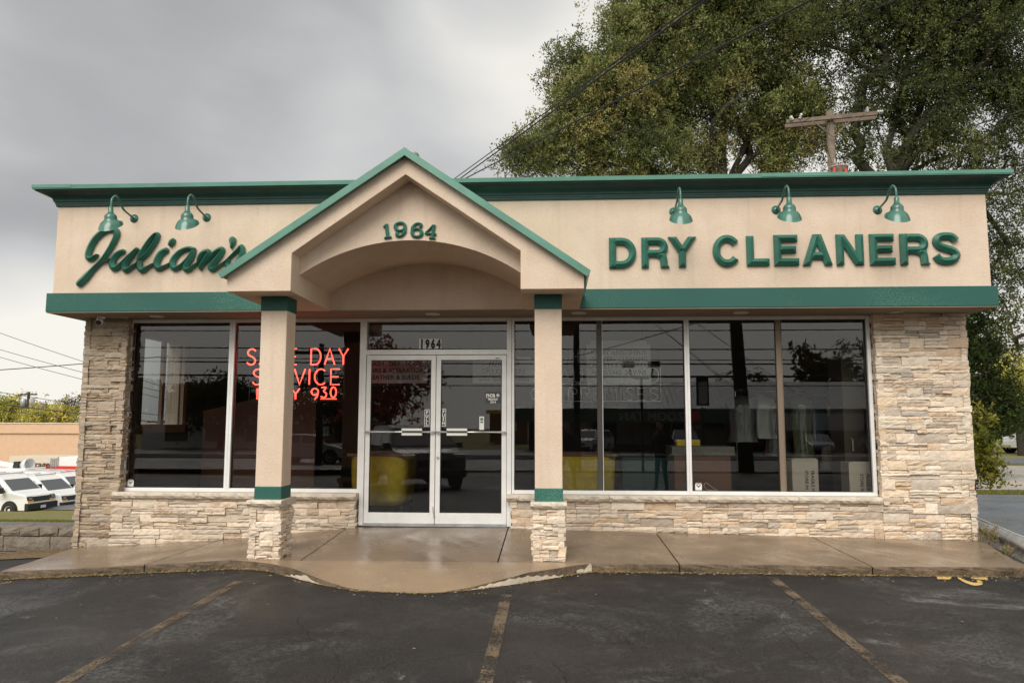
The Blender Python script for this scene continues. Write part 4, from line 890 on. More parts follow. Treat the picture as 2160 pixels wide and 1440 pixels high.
# yellow laundry carts
def cart(x0, x1, y0, y1, h, label):
    t = thing('laundry_cart', label, 'laundry cart', 'yellow canvas carts inside', ((x0+x1)/2, (y0+y1)/2, 0)); w, d = (x1-x0)/2, (y1-y0)/2
    mb = MB(); n = 10; vs = []
    def ringpt(k, z, s): 
        a = 2*math.pi*(k+.5)/n/1; return None
    prof = [(h, 1.0), (h*.8, .99), (h*.5, .97), (h*.3, .95), (.18, .88), (.15, .7)]
    per = []
    m_ = 40
    for z, s in prof:
        for k in range(m_):
            an = 2*math.pi*k/m_; cx, cy = math.cos(an), math.sin(an); q = (abs(cx)**5+abs(cy)**5)**(-1/5)
            ww = 1+.012*math.sin(k*5.1+z*9); vs.append((cx*q*w*s*ww, cy*q*d*s*ww, z))
    fs = [(i*m_+k, (i+1)*m_+k, (i+1)*m_+(k+1) % m_, i*m_+(k+1) % m_) for i in range(len(prof)-1) for k in range(m_)]+[tuple((len(prof)-1)*m_+k for k in range(m_))]
    mb.add(vs, fs); mb.build('canvas_bag', M['yellow'], t, smooth=True)
    mb = MB(); mb.box(-w-.01, w+.01, -d-.01, -d+.02, h-.01, h+.025); mb.box(-w-.01, w+.01, d-.02, d+.01, h-.01, h+.025); mb.box(-w-.01, -w+.02, -d+.02, d-.02, h-.01, h+.025); mb.box(w-.02, w+.01, -d+.02, d-.02, h-.01, h+.025); mb.build('rim', M['brown'], t)
    mb = MB(); mb.box(-w*.9, w*.9, -d*.9, d*.9, h-.06, h+.0); mb.build('folded_laundry', M['grey_top'], t, bevel=.02)
    for sx in (-1, 1):
        for sy in (-1, 1): mb = MB(); mb.lathe([(0, -.02), (.05, -.02), (.05, .02), (0, .02)], (sx*w*.8, sy*d*.8, .05), 14, (1, 0, 0)); mb.box(sx*w*.8-.01, sx*w*.8+.01, sy*d*.8-.01, sy*d*.8+.01, .05, .16); mb.build('caster', M['rubber'], t)
cart(-1.28, -.47, .55, 1.5, .83, 'yellow canvas laundry cart behind the left door')
cart(1.42, 2.36, .55, 1.3, .84, 'yellow canvas laundry cart behind the right column')
# counter etc.
t = thing('service_counter', 'brown counter with thick grey top behind the right windows', 'counter', None, (3.55, 1.1, 0))
mb = MB(); mb.box(-.38, .38, -.25, .25, 0, .84); mb.build('counter_body', M['brown'], t); mb = MB(); mb.box(-.42, .43, -.30, .30, .842, .96); mb.build('counter_top', M['grey_top'], t, bevel=.01)
t = thing('tape_box', 'small yellow box lying on the grey counter top', 'box', None, (3.38, 1.0, .962)); mb = MB(); mb.box(-.16, .16, -.08, .08, 0, .085); mb.build('box_body', M['yellow'], t, bevel=.008); mb = MB(); mb.box(-.162, .162, -.05, .05, .083, .09); mb.build('lid_flap', M['black'], t)
t = thing('storage_bin', 'teal plastic bin with dark lid behind the right windows', 'bin', None, (2.95, 2.0, 0)); mb = MB(); mb.box(-.42, .42, -.25, .25, 0, .78); mb.build('bin_body', M['teal'], t, bevel=.02); mb = MB(); mb.box(-.46, .46, -.29, .29, .782, .83); mb.build('lid', M['black'], t, bevel=.01)
def carton(x0, x1, y, h, label):
    t = thing('carton', label, 'carton', 'pale cartons inside the right window'); mb = MB(); mb.box(x0, x1, y, y+.28, .30, h); mb.build('carton_body', M['carton'], t, bevel=.004)
    mb = MB(); mb.box(x0+.02, x1-.02, y-.002, y+.02, h-.02, h+.012); mb.build('flap', M['carton'], t)
    for i, s in enumerate(('FRAGILE HANDLE', 'STORE IN A COOL')): text(s, .055, (x1-.09-.075*i, y-.003, h-.14), M['board_text'], 'lettering', t, rot=(math.pi/2, math.pi/2, 0), bold=.0008)
a, b = at(1670, 968, .12), at(1725, 968, .12); carton(a.x, b.x, .12, a.z, 'pale carton standing by the tan mullion')
a, b = at(1790, 975, .2), at(1841, 975, .2); carton(a.x, b.x, .2, a.z, 'pale carton standing at the right end of the window')
t = thing('display_ledge', 'low dark ledge inside the right windows under the cartons', 'ledge'); mb = MB(); mb.box(3.3, 6.2, .07, .52, .0, .298); mb.build('ledge_top', M['inner_wall'], t); mb = MB(); mb.box(3.32, 6.18, .53, .55, 0, .28); mb.build('kick_board', M['inner_floor'], t)
# garment rack
t = thing('garment_rack', 'chrome rail rack behind the right windows', 'rack', None, (5.1, 1.7, 0)); mb = MB(); mb.tube([(-.9, 0, 1.75), (.9, 0, 1.75)], .014, 8); mb.build('rail', M['chrome'], t)
for x in (-.88, .88): mb = MB(); mb.tube([(x, 0, .05), (x, 0, 1.75)], .014, 8); mb.tube([(x, -.25, .03), (x, .25, .03)], .014, 8); mb.build('upright', M['chrome'], t)
gcol = [mat('cloth_%s' % n, c, .7, var=.2) for n, c in (('grey', (.12, .12, .125)), ('white', (.36, .35, .33)), ('black', (.02, .02, .02)), ('olive', (.10, .11, .05)), ('navy', (.02, .03, .06)), ('cream', (.36, .30, .22)))]
glab = ['grey jacket in a plastic cover, first on the rack', 'white dress shirt in a plastic cover on the rack', 'black suit in a plastic cover on the rack', 'olive coat hanging at the centre of the rack', 'navy jacket hanging next to the cream dress', 'cream dress hanging on the rack', 'grey long coat at the right end of the rack']
M['film'] = glass_mat('plastic_film', (.92, .92, .92), .03)
for i in range(7):
    g = thing('garment', glab[i], 'clothing', 'clothes in plastic covers on the rack', (4.30+.27*i, 1.7, 1.75)); rz = random.uniform(-.5, .5); g.rotation_euler = (0, 0, rz)
    ln = (.75, .7, .95, 1.05, .8, 1.15, 1.2)[i]; n = 24; prof = [(-.06, .03, .03), (-.10, .12, .05), (-.14, .21, .07), (-.30, .20, .08), (-.6, .19, .08), (-ln, .23, .09)]; mb = MB(); vs = []
    for z, a_, b_ in prof:
        for k in range(n): an = 2*math.pi*k/n; q = 1+.09*math.sin(k*3+i)*(1 if z < -.2 else 0); vs.append((a_*math.cos(an)*q, b_*math.sin(an)*q, z))
    mb.add(vs, [(r_*n+k, (r_+1)*n+k, (r_+1)*n+(k+1) % n, r_*n+(k+1) % n) for r_ in range(len(prof)-1) for k in range(n)]); mb.build('cloth', gcol[(i*1) % 6], g, smooth=True)
    mb = MB(); mb.tube(spline([(.0, 0, -.06), (0, 0, -.02), (.02, 0, .012), (-.01, 0, .02)], 4), .003, 6); mb.build('hanger_hook', M['chrome'], g)
    mb = MB(); mb.add([(v[0]*1.12, v[1]*1.4, v[2]-.0) for v in vs], [(r_*n+k, (r_+1)*n+k, (r_+1)*n+(k+1) % n, r_*n+(k+1) % n) for r_ in range(len(prof)-1) for k in range(n)]); mb.build('plastic_cover', M['film'], g, smooth=True)
t = thing('cabinet', 'tall taupe cabinet with a white pull handle beside the right pier', 'cabinet', None, (5.72, .75, 0)); mb = MB(); mb.box(-.30, .55, 0, .5, 0, 2.3); mb.build('cabinet_body', mat('taupe', (.16, .12, .095), .6), t, bevel=.01)
mb = MB(); mb.tube([(-.21, 0, .90), (-.21, -.05, .91), (-.21, -.05, 1.06), (-.21, 0, 1.07)], .01, 8); mb.build('handle', M['white'], t)
t = thing('partition_screen', 'red-brown panel standing behind the left column', 'partition', None, (at(665, 900, 2.0).x-.9, 2.0, 0)); mb = MB(); mb.prism([(-.9, 0), (.9, 0), (.9, 1.75), (.35, 1.75), (-.9, 1.45)], 0, .06); mb.build('panel', mat('redbrown', (.10, .035, .022), .7), t); mb = MB(); mb.box(-.95, -.85, -.15, .2, 0, .04); mb.box(.85, .95, -.15, .2, 0, .04); mb.build('foot', M['black'], t)
for x, lab in ((at(274, 1020, -.01).x, 'small white alarm sticker in the bottom left corner of the leftmost window'), (at(1474, 1026, -.01).x, 'small white alarm sticker by the bright mullion of the right windows')):
    t = thing('alarm_sticker', lab, 'sticker'); mb = MB(); mb.prism([(x-.04, WB+.055), (x+.04, WB+.055), (x+.042, WB+.12), (x+.03, WB+.145), (x-.03, WB+.145), (x-.042, WB+.12)], .004, .009); mb.build('panel', M['white'], t)
    mb = MB(); mb.prism([(x-.028, WB+.118), (x, WB+.088), (x+.028, WB+.118), (x+.022, WB+.124), (x, WB+.104), (x-.022, WB+.124)], .001, .003); mb.build('chevron', M['black'], t); mb = MB(); mb.box(x-.027, x+.027, .001, .003, WB+.13, WB+.144); mb.build('orange_stripe', M['rust'], t)
mb = MB(); a = at(1497, 1027, .05); mb.tube(spline([(a.x+.1, .05, WB+.05), (a.x+.03, .05, WB+.09), (a.x-.04, .05, WB+.14), (a.x-.07, .05, WB+.11), (a.x-.03, .05, WB+.06), (a.x+.06, .05, WB+.05), (a.x+.12, .05, WB+.04)], 5), .004, 6); tag(mb.build('cable_loop', M['white']), 'thin white cable loop on the window ledge beside the alarm sticker', 'cable')

# ------------------------------------------------------------------ trees
def leaf_cloud(pts, nrm_bias, size, cols, rng, aspect=.38, droop=.35):
    """numpy rhombus leaves; pts (n,3)"""
    n = len(pts); d = rng.normal(size=(n, 3)); d[:, 2] -= droop; d /= np.linalg.norm(d, axis=1)[:, None]
    e = rng.normal(size=(n, 3)); e -= d*(e*d).sum(1)[:, None]; e /= np.linalg.norm(e, axis=1)[:, None]
    L_ = (size*rng.uniform(.6, 1.3, n))[:, None]; W_ = L_*aspect
    V = np.stack([pts-d*L_*.5, pts+e*W_*.5, pts+d*L_*.5, pts-e*W_*.5], 1).reshape(-1, 3)
    return V
def mesh_from_quads(name, V, colors, m, parent):
    n = len(V)//4; me = bpy.data.meshes.new(name); me.vertices.add(4*n); me.vertices.foreach_set('co', V.astype(np.float32).ravel())
    me.loops.add(4*n); me.loops.foreach_set('vertex_index', np.arange(4*n, dtype=np.int32)); me.polygons.add(n); me.polygons.foreach_set('loop_start', np.arange(0, 4*n, 4, dtype=np.int32))
    me.update(calc_edges=True); ca = me.color_attributes.new('tint', 'FLOAT_COLOR', 'POINT'); c4 = np.ones((4*n, 4), np.float32); c4[:, :3] = np.repeat(colors, 4, 0); ca.data.foreach_set('color', c4.ravel())
    me.materials.append(m); o = bpy.data.objects.new(name, me); C.objects.link(o); o.parent = parent; return o
def tree(name, label, cat, base, fork, ells, seed, n_clump, per, size, cols, group=None, r0=.3, spread=.55, limbs=None, bare=0, droop=.35, trunk_mat=None, twigs=9):
    rng = np.random.default_rng(seed); t = thing(name, label, cat, group)
    # clump centres
    vol = np.array([e[3]*e[4]*e[5] for e in ells])**.8; vol /= vol.sum(); cen = []
    for e, f in zip(ells, vol):
        k = max(3, int(n_clump*f)); u = rng.normal(size=(k, 3)); u /= np.linalg.norm(u, axis=1)[:, None]; u *= (rng.uniform(.15, 1, k)**.45)[:, None]
        cen.append(np.array(e[:3])+u*np.array(e[3:6]))
    cen = np.concatenate(cen)
    nodes = [np.array(base, float), (np.array(base)*.5+np.array(fork)*.5)+rng.normal(size=3)*.05, np.array(fork, float)]; par = [-1, 0, 1]
    if limbs:
        for lb in limbs:
            p = 2
            for q in lb: nodes.append(np.array(q, float)); par.append(p); p = len(nodes)-1
    order = np.argsort(np.linalg.norm(cen-np.array(fork), axis=1)); N_ = np.array(nodes)
    dep = [0, 1, 2]+[3]*(len(nodes)-3)
    nodes = list(nodes)
    for i in order:
        c = cen[i]; A = np.array(nodes[1:]); d = np.linalg.norm(A-c, axis=1); f_d = np.linalg.norm(A-np.array(fork), axis=1)
        cost = d+.25*np.maximum(0, f_d-np.linalg.norm(c-np.array(fork)))*2+.12*f_d
        j = int(np.argmin(cost))+1; a = nodes[j]; ln = np.linalg.norm(c-a); k = max(2, int(ln/.9)); p = j
        for s in range(1, k+1):
            tt = s/k; q = a+(c-a)*tt+rng.normal(size=3)*.07*ln*math.sin(math.pi*tt)+np.array([0, 0, .10*ln*math.sin(math.pi*tt)])
            nodes.append(q); par.append(p); p = len(nodes)-1
    cnt = np.zeros(len(nodes)); 
    for i in range(len(nodes)-1, 0, -1): cnt[i] += 1 if cnt[i] == 0 else 0; cnt[par[i]] += cnt[i]
    rad = r0*(cnt/cnt[1])**.47; rad[0] = r0*1.25; rad = np.maximum(rad, .012)
    kids = {}
    for i in range(1, len(nodes)): kids.setdefault(par[i], []).append(i)
    mb = MB(); stack = [(0, [0])]; done = set()
    starts = [(0, None)]
    while starts:
        i, p = starts.pop(); chain = ([p] if p is not None else [])+[i]
        while i in kids:
            ks = sorted(kids[i], key=lambda k: -cnt[k])
            for k in ks[1:]: starts.append((k, i))
            i = ks[0]; chain.append(i)
        rr = [min(rad[c], rad[chain[1]]) if (q == 0 and p is not None) else rad[c] for q, c in enumerate(chain)]
        if len(chain) > 1: mb.tube([nodes[c] for c in chain], [float(x) for x in rr], 6 if rr[0] < .1 else 10, cap=False)
    mb.build('trunk', trunk_mat or M['bark'], t, smooth=True)
    # leaves along drooping twigs
    keep = cen[rng.random(len(cen)) > bare]; nt_ = twigs; allp = []; allc = []
    for c in keep:
        clr = np.array(cols[rng.choice(len(cols), p=None)]); kk = rng.uniform(.75, 1.25)
        for _ in range(nt_):
            st_ = c+rng.normal(size=3)*spread*.55; dr = rng.normal(size=3); dr[2] = dr[2]*.5-.25; dr /= np.linalg.norm(dr); ln = spread*rng.uniform(.7, 1.6)
            m_ = max(3, per//nt_); s = rng.uniform(0, 1, m_)[:, None]; p = st_+dr*s*ln+np.array([0, 0, -1])*(s**2)*ln*.35*droop*2+rng.normal(size=(m_, 3))*.07*spread/.55
            allp.append(p); allc.append(np.clip(clr*kk*rng.uniform(.6, 1.45, (m_, 1))+rng.normal(size=(m_, 3))*.006, .004, 1))
    P = np.concatenate(allp); mesh_from_quads('crown', leaf_cloud(P, 0, size, cols, rng, droop=droop), np.concatenate(allc), M['leaf'], t)
    return t
def E_(u, v, rpx, Y, dy=None, k=1.0, rv=None):
    p = at(u, v, Y); s = (Y-CAM.y)/FPX; r = rpx*s
    return (p.x, p.y, p.z, r, dy if dy else r*k, (rv if rv else rpx)*s)
G1 = [(.20, .225, .08), (.23, .25, .09), (.165, .195, .07), (.25, .26, .105), (.13, .155, .06), (.32, .28, .11), (.10, .12, .05)]
G2 = [(.085, .10, .042), (.065, .082, .036), (.10, .12, .048), (.08, .10, .04), (.15, .165, .06)]
YT = 13.5
gz = lambda x, y: ground_z(x, y)-.05
b = at(1530, 500, YT)
lim = [[tuple(at(u, v, YT+dy)) for u, v, dy in pts] for pts in (
    [(1525, 300, 0), (1530, 240, .2), (1535, 150, .3), (1550, 40, .3)], [(1490, 330, -.3), (1440, 310, -.6), (1380, 290, -.9), (1310, 270, -1.1), (1240, 290, -1.2)],
    [(1570, 320, .3), (1610, 360, .5)], [(1585, 330, .3), (1560, 260, .6), (1500, 180, .9), (1430, 120, 1.2)], [(1600, 250, .3), (1620, 160, .3), (1590, 110, 0), (1560, 30, 0)], [(1490, 200, -.5), (1420, 80, -.8), (1380, -60, -1)])]
tree('tree', 'big leafy locust tree with yellowing tips left of the utility pole behind the store', 'tree', (b.x, YT, -.4), tuple(at(1530, 395, YT)),
     [E_(1330, 210, 140, YT), E_(1235, 200, 90, YT), E_(1210, 300, 90, YT, rv=70), E_(1125, 335, 62, YT, 1.1, rv=42), E_(1165, 250, 48, YT, 1), E_(1200, 130, 52, YT, 1), E_(1330, 30, 75, YT), E_(1430, 110, 150, YT), E_(1420, 330, 110, YT, rv=60), E_(1300, 340, 90, YT, rv=45),
      E_(1560, 200, 120, YT, rv=110), E_(1650, 230, 85, YT, rv=95), E_(1600, 60, 130, YT), E_(1480, -60, 190, YT), E_(1620, 330, 60, YT, 1.2, rv=35), E_(1700, 190, 42, YT, 1, rv=70), E_(1680, 300, 60, YT, 1.2, rv=50), E_(1115, 320, 50, YT, 1, rv=40), E_(1700, 40, 60, YT)],
     5, 900, 480, .100, G1, 'locust trees behind the store', r0=.26, spread=.44, limbs=lim, twigs=20, droop=.6)
YR = 11.5
b = at(1880, 500, YR)
lim = [[tuple(at(u, v, YR+dy)) for u, v, dy in pts] for pts in (
    [(1905, 320, 0), (1935, 270, .0), (2010, 190, -.3), (2080, 130, -.6), (2150, 90, -1)], [(1925, 330, -.2), (1985, 290, -.5), (2070, 260, -.9), (2170, 230, -1.2)], [(1870, 320, .2), (1905, 200, .4), (1918, 120, .4), (1890, 60, .5), (1850, 20, .6)],
    [(1960, 340, .3), (2040, 320, .3), (2110, 300, .3), (2200, 290, .2)], [(1990, 240, .1), (2030, 130, .2), (2060, 20, .1), (2090, -100, .1)], [(1975, 120, .5), (1970, 40, .5), (1990, -60, .5)], [(1980, 380, -.5), (2060, 420, -.8), (2130, 520, -1), (2160, 600, -1.1)])]
tree('tree', 'dark locust tree with many bare limbs right of the utility pole behind the store', 'tree', (b.x, YR, -.4), tuple(at(1890, 385, YR)),
     [E_(1900, 40, 110, YR), E_(1850, 110, 60, YR, 1.2), E_(1830, 30, 90, YR), E_(1760, 50, 70, YR, 1.2, rv=60), E_(2000, 110, 130, YR, rv=120), E_(1930, 270, 85, YR, 1.4, rv=70), E_(2060, 50, 120, YR), E_(2150, 120, 90, YR), E_(1920, -90, 180, YR), E_(2100, -60, 150, YR),
      E_(2120, 330, 90, YR, 1.3, rv=60), E_(2000, 330, 70, YR, 1.2, rv=40), E_(1800, 330, 55, YR, 1.2, rv=40), E_(1860, 200, 55, YR, 1.2, rv=45), E_(2140, 470, 60, YR-1, 1.2, rv=90), E_(2150, 620, 48, YR-1.5, 1, rv=70), E_(2085, 560, 30, YR, 1, rv=60), E_(1800, 250, 42, YR, 1, rv=40), E_(1830, 170, 50, YR), E_(2080, 230, 110, YR, rv=70), E_(1960, 200, 80, YR), E_(2060, 400, 70, YR-.5, 1.2, rv=60), E_(2140, 200, 60, YR)],
     8, 820, 360, .092, G2, 'locust trees behind the store', r0=.29, spread=.40, limbs=lim, twigs=17, droop=.6, bare=.24)
# smaller trees at the right of the store
Yq = 13.0
tree('tree', 'dark narrow tree behind the right corner of the store', 'tree', (at(2075, 930, Yq).x, Yq, -.4), tuple(at(2078, 880, Yq)), [E_(2075, 830, 42, Yq, rv=85), E_(2060, 720, 28, Yq, 1, rv=50), E_(2110, 850, 28, Yq, 1, rv=50), E_(2065, 650, 26, Yq, 1, rv=40)], 21, 110, 160, .13, [(.06, .085, .03), (.05, .07, .03), (.08, .11, .03)], r0=.12, spread=.4)
Yq = 2.2
tree('sapling', 'yellow-green sapling growing against the right side of the store', 'shrub', (at(2052, 1000, Yq).x, Yq, -.32), tuple(at(2056, 1010, Yq)), [E_(2068, 900, 16, Yq, .3, rv=45), E_(2078, 985, 22, Yq, .3, rv=28), E_(2066, 950, 20, Yq, .3, rv=38), E_(2088, 1000, 12, Yq, .15, rv=14)], 22, 46, 54, .075, [(.26, .27, .045), (.20, .22, .04), (.12, .15, .03), (.32, .29, .06)], r0=.02, spread=.13, droop=.3)
# dry weeds at the right wall corner
def weeds(name, label, x, y, z, n, h, seed, cols):
    rng = np.random.default_rng(seed); t = thing(name, label, 'weed'); mb = MB(); P = []
    for _ in range(n):
        dx, dy = rng.normal(size=2)*.09; hh = h*rng.uniform(.5, 1.1); lx, ly = rng.normal(size=2)*.09
        pts = [(x+dx, y+dy, z-.02), (x+dx+lx*.4, y+dy+ly*.4, z+hh*.5), (x+dx+lx, y+dy+ly, z+hh)]; mb.tube(pts, [.003, .002, .001], 4, cap=False)
        for q in np.linspace(.3, 1, 12): P.append((x+dx+lx*q+rng.normal()*.02, y+dy+ly*q+rng.normal()*.02, z+hh*q+rng.normal()*.01))
    mb.build('stem', mat('dry_stem', (.25, .19, .11), .9), t); P = np.array(P); cc = np.array([cols[rng.integers(len(cols))] for _ in P])*rng.uniform(.7, 1.3, (len(P), 1))
    mesh_from_quads('foliage', leaf_cloud(P, 0, .035, cols, rng, droop=-.2), cc, M['leaf'], t)
weeds('weed_clump', 'dry brown weeds at the foot of the right stone pier', 6.66, -.22, -.16, 34, .26, 3, [(.3, .22, .12), (.25, .2, .1), (.18, .2, .07)])
weeds('weed_clump', 'small dry weeds beside the guardrail at the walk edge', 6.45, -.9, -.16, 14, .10, 4, [(.3, .22, .12), (.22, .22, .08)])
# far trees
def far_tree(u, v, ru, rv, Y, cols, label, seed, n=60, per=120, sz=.28, zb=None, name='tree', group='trees beyond the lots', bare=0):
    zb = gz(at(u, v, Y).x, Y) if zb is None else zb; c = at(u, v, Y); s = (Y-CAM.y)/FPX
    tree(name, label, 'tree', (c.x, Y, zb), (c.x, Y, c.z-rv*s*.7), [E_(u, v, ru, Y, rv=rv), E_(u-ru*.4, v+rv*.3, ru*.7, Y, rv=rv*.7), E_(u+ru*.45, v+rv*.25, ru*.7, Y, rv=rv*.65)], seed, n, per, sz, cols, group, r0=.25, spread=.9, bare=bare)
YG = [(.40, .38, .09), (.48, .43, .11), (.33, .34, .08)]; BR = [(.16, .12, .08), (.20, .15, .10), (.12, .10, .07)]; DG = [(.05, .065, .03), (.07, .085, .035)]
far_tree(108, 880, 52, 26, 62, YG, 'yellow-green tree behind the tan building, right of the pole', 31)
far_tree(10, 858, 34, 32, 70, YG, 'yellow-green tree at the left edge behind the grey roof', 32)
far_tree(146, 862, 24, 30, 85, BR, 'bare brownish tree beside the yellow-green tree at left', 33, n=40, per=80)
far_tree(76, 872, 24, 22, 90, BR, 'reddish brown tree left of the utility pole at left', 34, n=30, per=80)
far_tree(190, 860, 30, 30, 95, DG, 'grey-green tree behind the left pier', 35, n=30, per=80)
for k, (u, v, ru, rv, Y, cols, lab, br) in enumerate(((2150, 800, 34, 60, 30, YG, 'pale yellow tree at the right edge of the back road', 0), (2100, 760, 40, 60, 48, BR, 'bare brown tree far behind the leaning pole', .25), (2190, 720, 60, 90, 42, BR, 'tall bare tree at the far right', .3), (2070, 890, 40, 40, 46, DG, 'dark bushy tree behind the sapling', 0), (2125, 890, 40, 26, 50, DG, 'low dark tree over the far white car', 0), (2230, 830, 60, 80, 60, YG, 'broad yellow tree out at the far right', 0))):
    far_tree(u, v, ru, rv, Y, cols, lab, 41+k, n=55, per=110, sz=.2, bare=br)
rng = np.random.default_rng(77)
def wood(x0, x1, y, h, seed, n=26000, label=''):
    """far-off tree line that reads as one mass"""
    rng = np.random.default_rng(seed); xs_ = rng.uniform(x0, x1, n); prof = h*(.62+.2*np.sin(xs_*.11+seed)+.12*np.sin(xs_*.31+1)+.08*np.sin(xs_*.83)); z = ground_z(0, 60)+rng.uniform(0, 1, n)**.7*prof
    P = np.stack([xs_, y+rng.uniform(-4, 4, n), z-.6], 1); cc = np.array([[(.10, .12, .045), (.14, .13, .05), (.16, .12, .07), (.07, .09, .04)][i] for i in ((xs_*.15+seed).astype(int) % 4)])*rng.uniform(.6, 1.3, (n, 1))
    o = mesh_from_quads('woodland', leaf_cloud(P, 0, 1.1, None, rng, .8), cc, M['leaf'], None); struct(o, 'stuff', label)
wood(-160, -22, 118, 5.2, 1, label='far line of autumn trees at the left'); wood(25, 170, 95, 11, 2, label='far line of autumn trees at the right')
wood(-150, -30, -128, 13, 3, 20000, label='line of trees beyond the street at the left'); wood(40, 160, -112, 17, 4, 20000, label='line of trees behind the plaza')

# ------------------------------------------------------------------ poles and wires
def insul(mb, c, ax, s=1): mb.lathe([(0, 0), (.02*s, 0), (.045*s, .03*s), (.02*s, .05*s), (.045*s, .08*s), (.02*s, .10*s), (.045*s, .13*s), (.02*s, .15*s), (0, .17*s)], c, 12, ax)
YP = 10.2; pt = at(1750, 236, YP)
t = thing('utility_pole', 'weathered wooden utility pole with double crossarm behind the store roof', 'utility pole')
mb = MB(); mb.tube([(pt.x+.03, YP, -.4), (pt.x+.02, YP, 4), (pt.x, YP, pt.z)], [.15, .12, .098], 14); mb.build('pole_shaft', M['pole_wood'], t, smooth=True)
a, b2 = at(1657, 262, YP+.2), at(1848, 244, YP-.2)
d = (b2-a).normalized(); nrm = Vector((-d.y, d.x, 0)).normalized(); 
for s in (-1, 1):
    mb = MB(); o = nrm*.16*s; q = [a+o+Vector((0, 0, -.05)), b2+o+Vector((0, 0, -.05)), b2+o+Vector((0, 0, .05)), a+o+Vector((0, 0, .05))]; w_ = nrm*.04
    mb.add([p-w_ for p in q]+[p+w_ for p in q], [(0, 1, 2, 3), (7, 6, 5, 4), (0, 4, 5, 1), (3, 2, 6, 7), (0, 3, 7, 4), (1, 5, 6, 2)]); mb.build('crossarm', M['pole_wood'], t)
mid = (a+b2)/2
for s in (-1, 1): mb = MB(); mb.tube([Vector((pt.x, YP-.2, pt.z-.78)), mid+d*(s*.52)+Vector((0, -.22, -.06))], .016, 6); mb.build('brace', M['pole_wood'], t)
for p, ax in ((a+d*.12, (-.6, -.8, .3)), (a+d*.30, (.2, -.6, .8)), (b2-d*.28, (0, 0, 1)), (b2-d*.05, (.7, -.6, -.2))): mb = MB(); insul(mb, p+Vector((0, -.2, .03)), ax, .95); mb.build('insulator', M['porcelain'], t)
for u, v, m, r_, hh in ((1698, 368, 'porcelain', .20, .7), (1738, 372, 'galv', .20, .7), (1770, 352, 'rust', .21, .8)):
    p = at(u, v, YP-.35); mb = MB(); mb.lathe([(0, .04), (r_*.7, .03), (r_+.015, 0), (r_+.015, -.03), (r_, -.035), (r_, -hh), (0, -hh)], p, 20); mb.build('transformer', M[m], t, smooth=True)
p = at(1768, 345, YP-.35); mb = MB(); insul(mb, p+Vector((-.08, 0, 0)), (0, 0, 1), .8); insul(mb, p+Vector((.1, 0, 0)), (0, 0, 1), .8); mb.build('bushing', M['porcelain'], t)
M['red_tag'] = mat('red_tag', (.6, .05, .03), .5)
for u, v in ((1760, 357), (1784, 360)): p = at(u, v, YP-.57); mb = MB(); mb.box(p.x-.03, p.x+.03, p.y-.01, p.y, p.z-.07, p.z+.05); mb.build('warning_tag', M['red_tag'], t)
for k in range(3): mb = MB(); s0 = at(1700+20*k, 300, YP-.1); mb.tube(spline([tuple(a+d*(.3+.8*k)+Vector((0, -.2, -.02))), tuple(at(1722+22*k, 300, YP-.3)), tuple(at(1745+10*k, 345, YP-.3))], 6), .008, 5); mb.build('jumper_wire', M['wire'], t)
def wire(label, p0, p1, sag, r=.012, group='overhead wires', n=24, cat='wire'):
    p0, p1 = Vector(p0), Vector(p1); mb = MB(); mb.tube([p0.lerp(p1, i/n)-Vector((0, 0, sag*4*(i/n)*(1-i/n))) for i in range(n+1)], r, 5)
    o = mb.build('overhead_wire', M['wire']); tag(o, label, cat, group); return o
def ext(p0, p1, k): return Vector(p0)+(Vector(p1)-Vector(p0))*k
A0 = at(955, 380, .6)
for u0, v0, u1, v1, lab, r in ((953, 381, 1478, 0, 'upper of the twin service wires rising right from behind the gable', .006), (966, 380, 1490, 0, 'thicker twisted service wire just under the upper one', .008), (975, 380, 1712, 0, 'lowest service wire crossing in front of the leafy tree', .008)):
    q0, q1 = at(u0, v0, .6), at(u1, v1, -5.0); wire(lab, q0, ext(q0, q1, 3.4), .0 if u1 < 1700 else .0, r)
q0, q1 = at(1694, 258, YP-.3), at(2063, 0, 2.5); wire('thin wire running up right from the crossarm of the pole', q0, ext(q0, q1, 3), .1, .008)
mb = MB(); mb.tube([at(953, 381, .6), at(953, 381, .6)+Vector((0, 0, -.4))], .03, 8); tag(mb.build('service_mast', M['galv']), 'short grey service mast on the roof behind the gable where the wires land', 'mast')
mb = MB(); p = at(864, 330, 1.2); mb.lathe([(.0, .10), (.07, .09), (.13, .045), (.15, 0), (.08, -.01), (.08, -.45), (0, -.45)], p, 20); tag(mb.build('roof_vent', M['galv'], smooth=True), 'small round metal roof vent just behind the gable peak', 'vent')
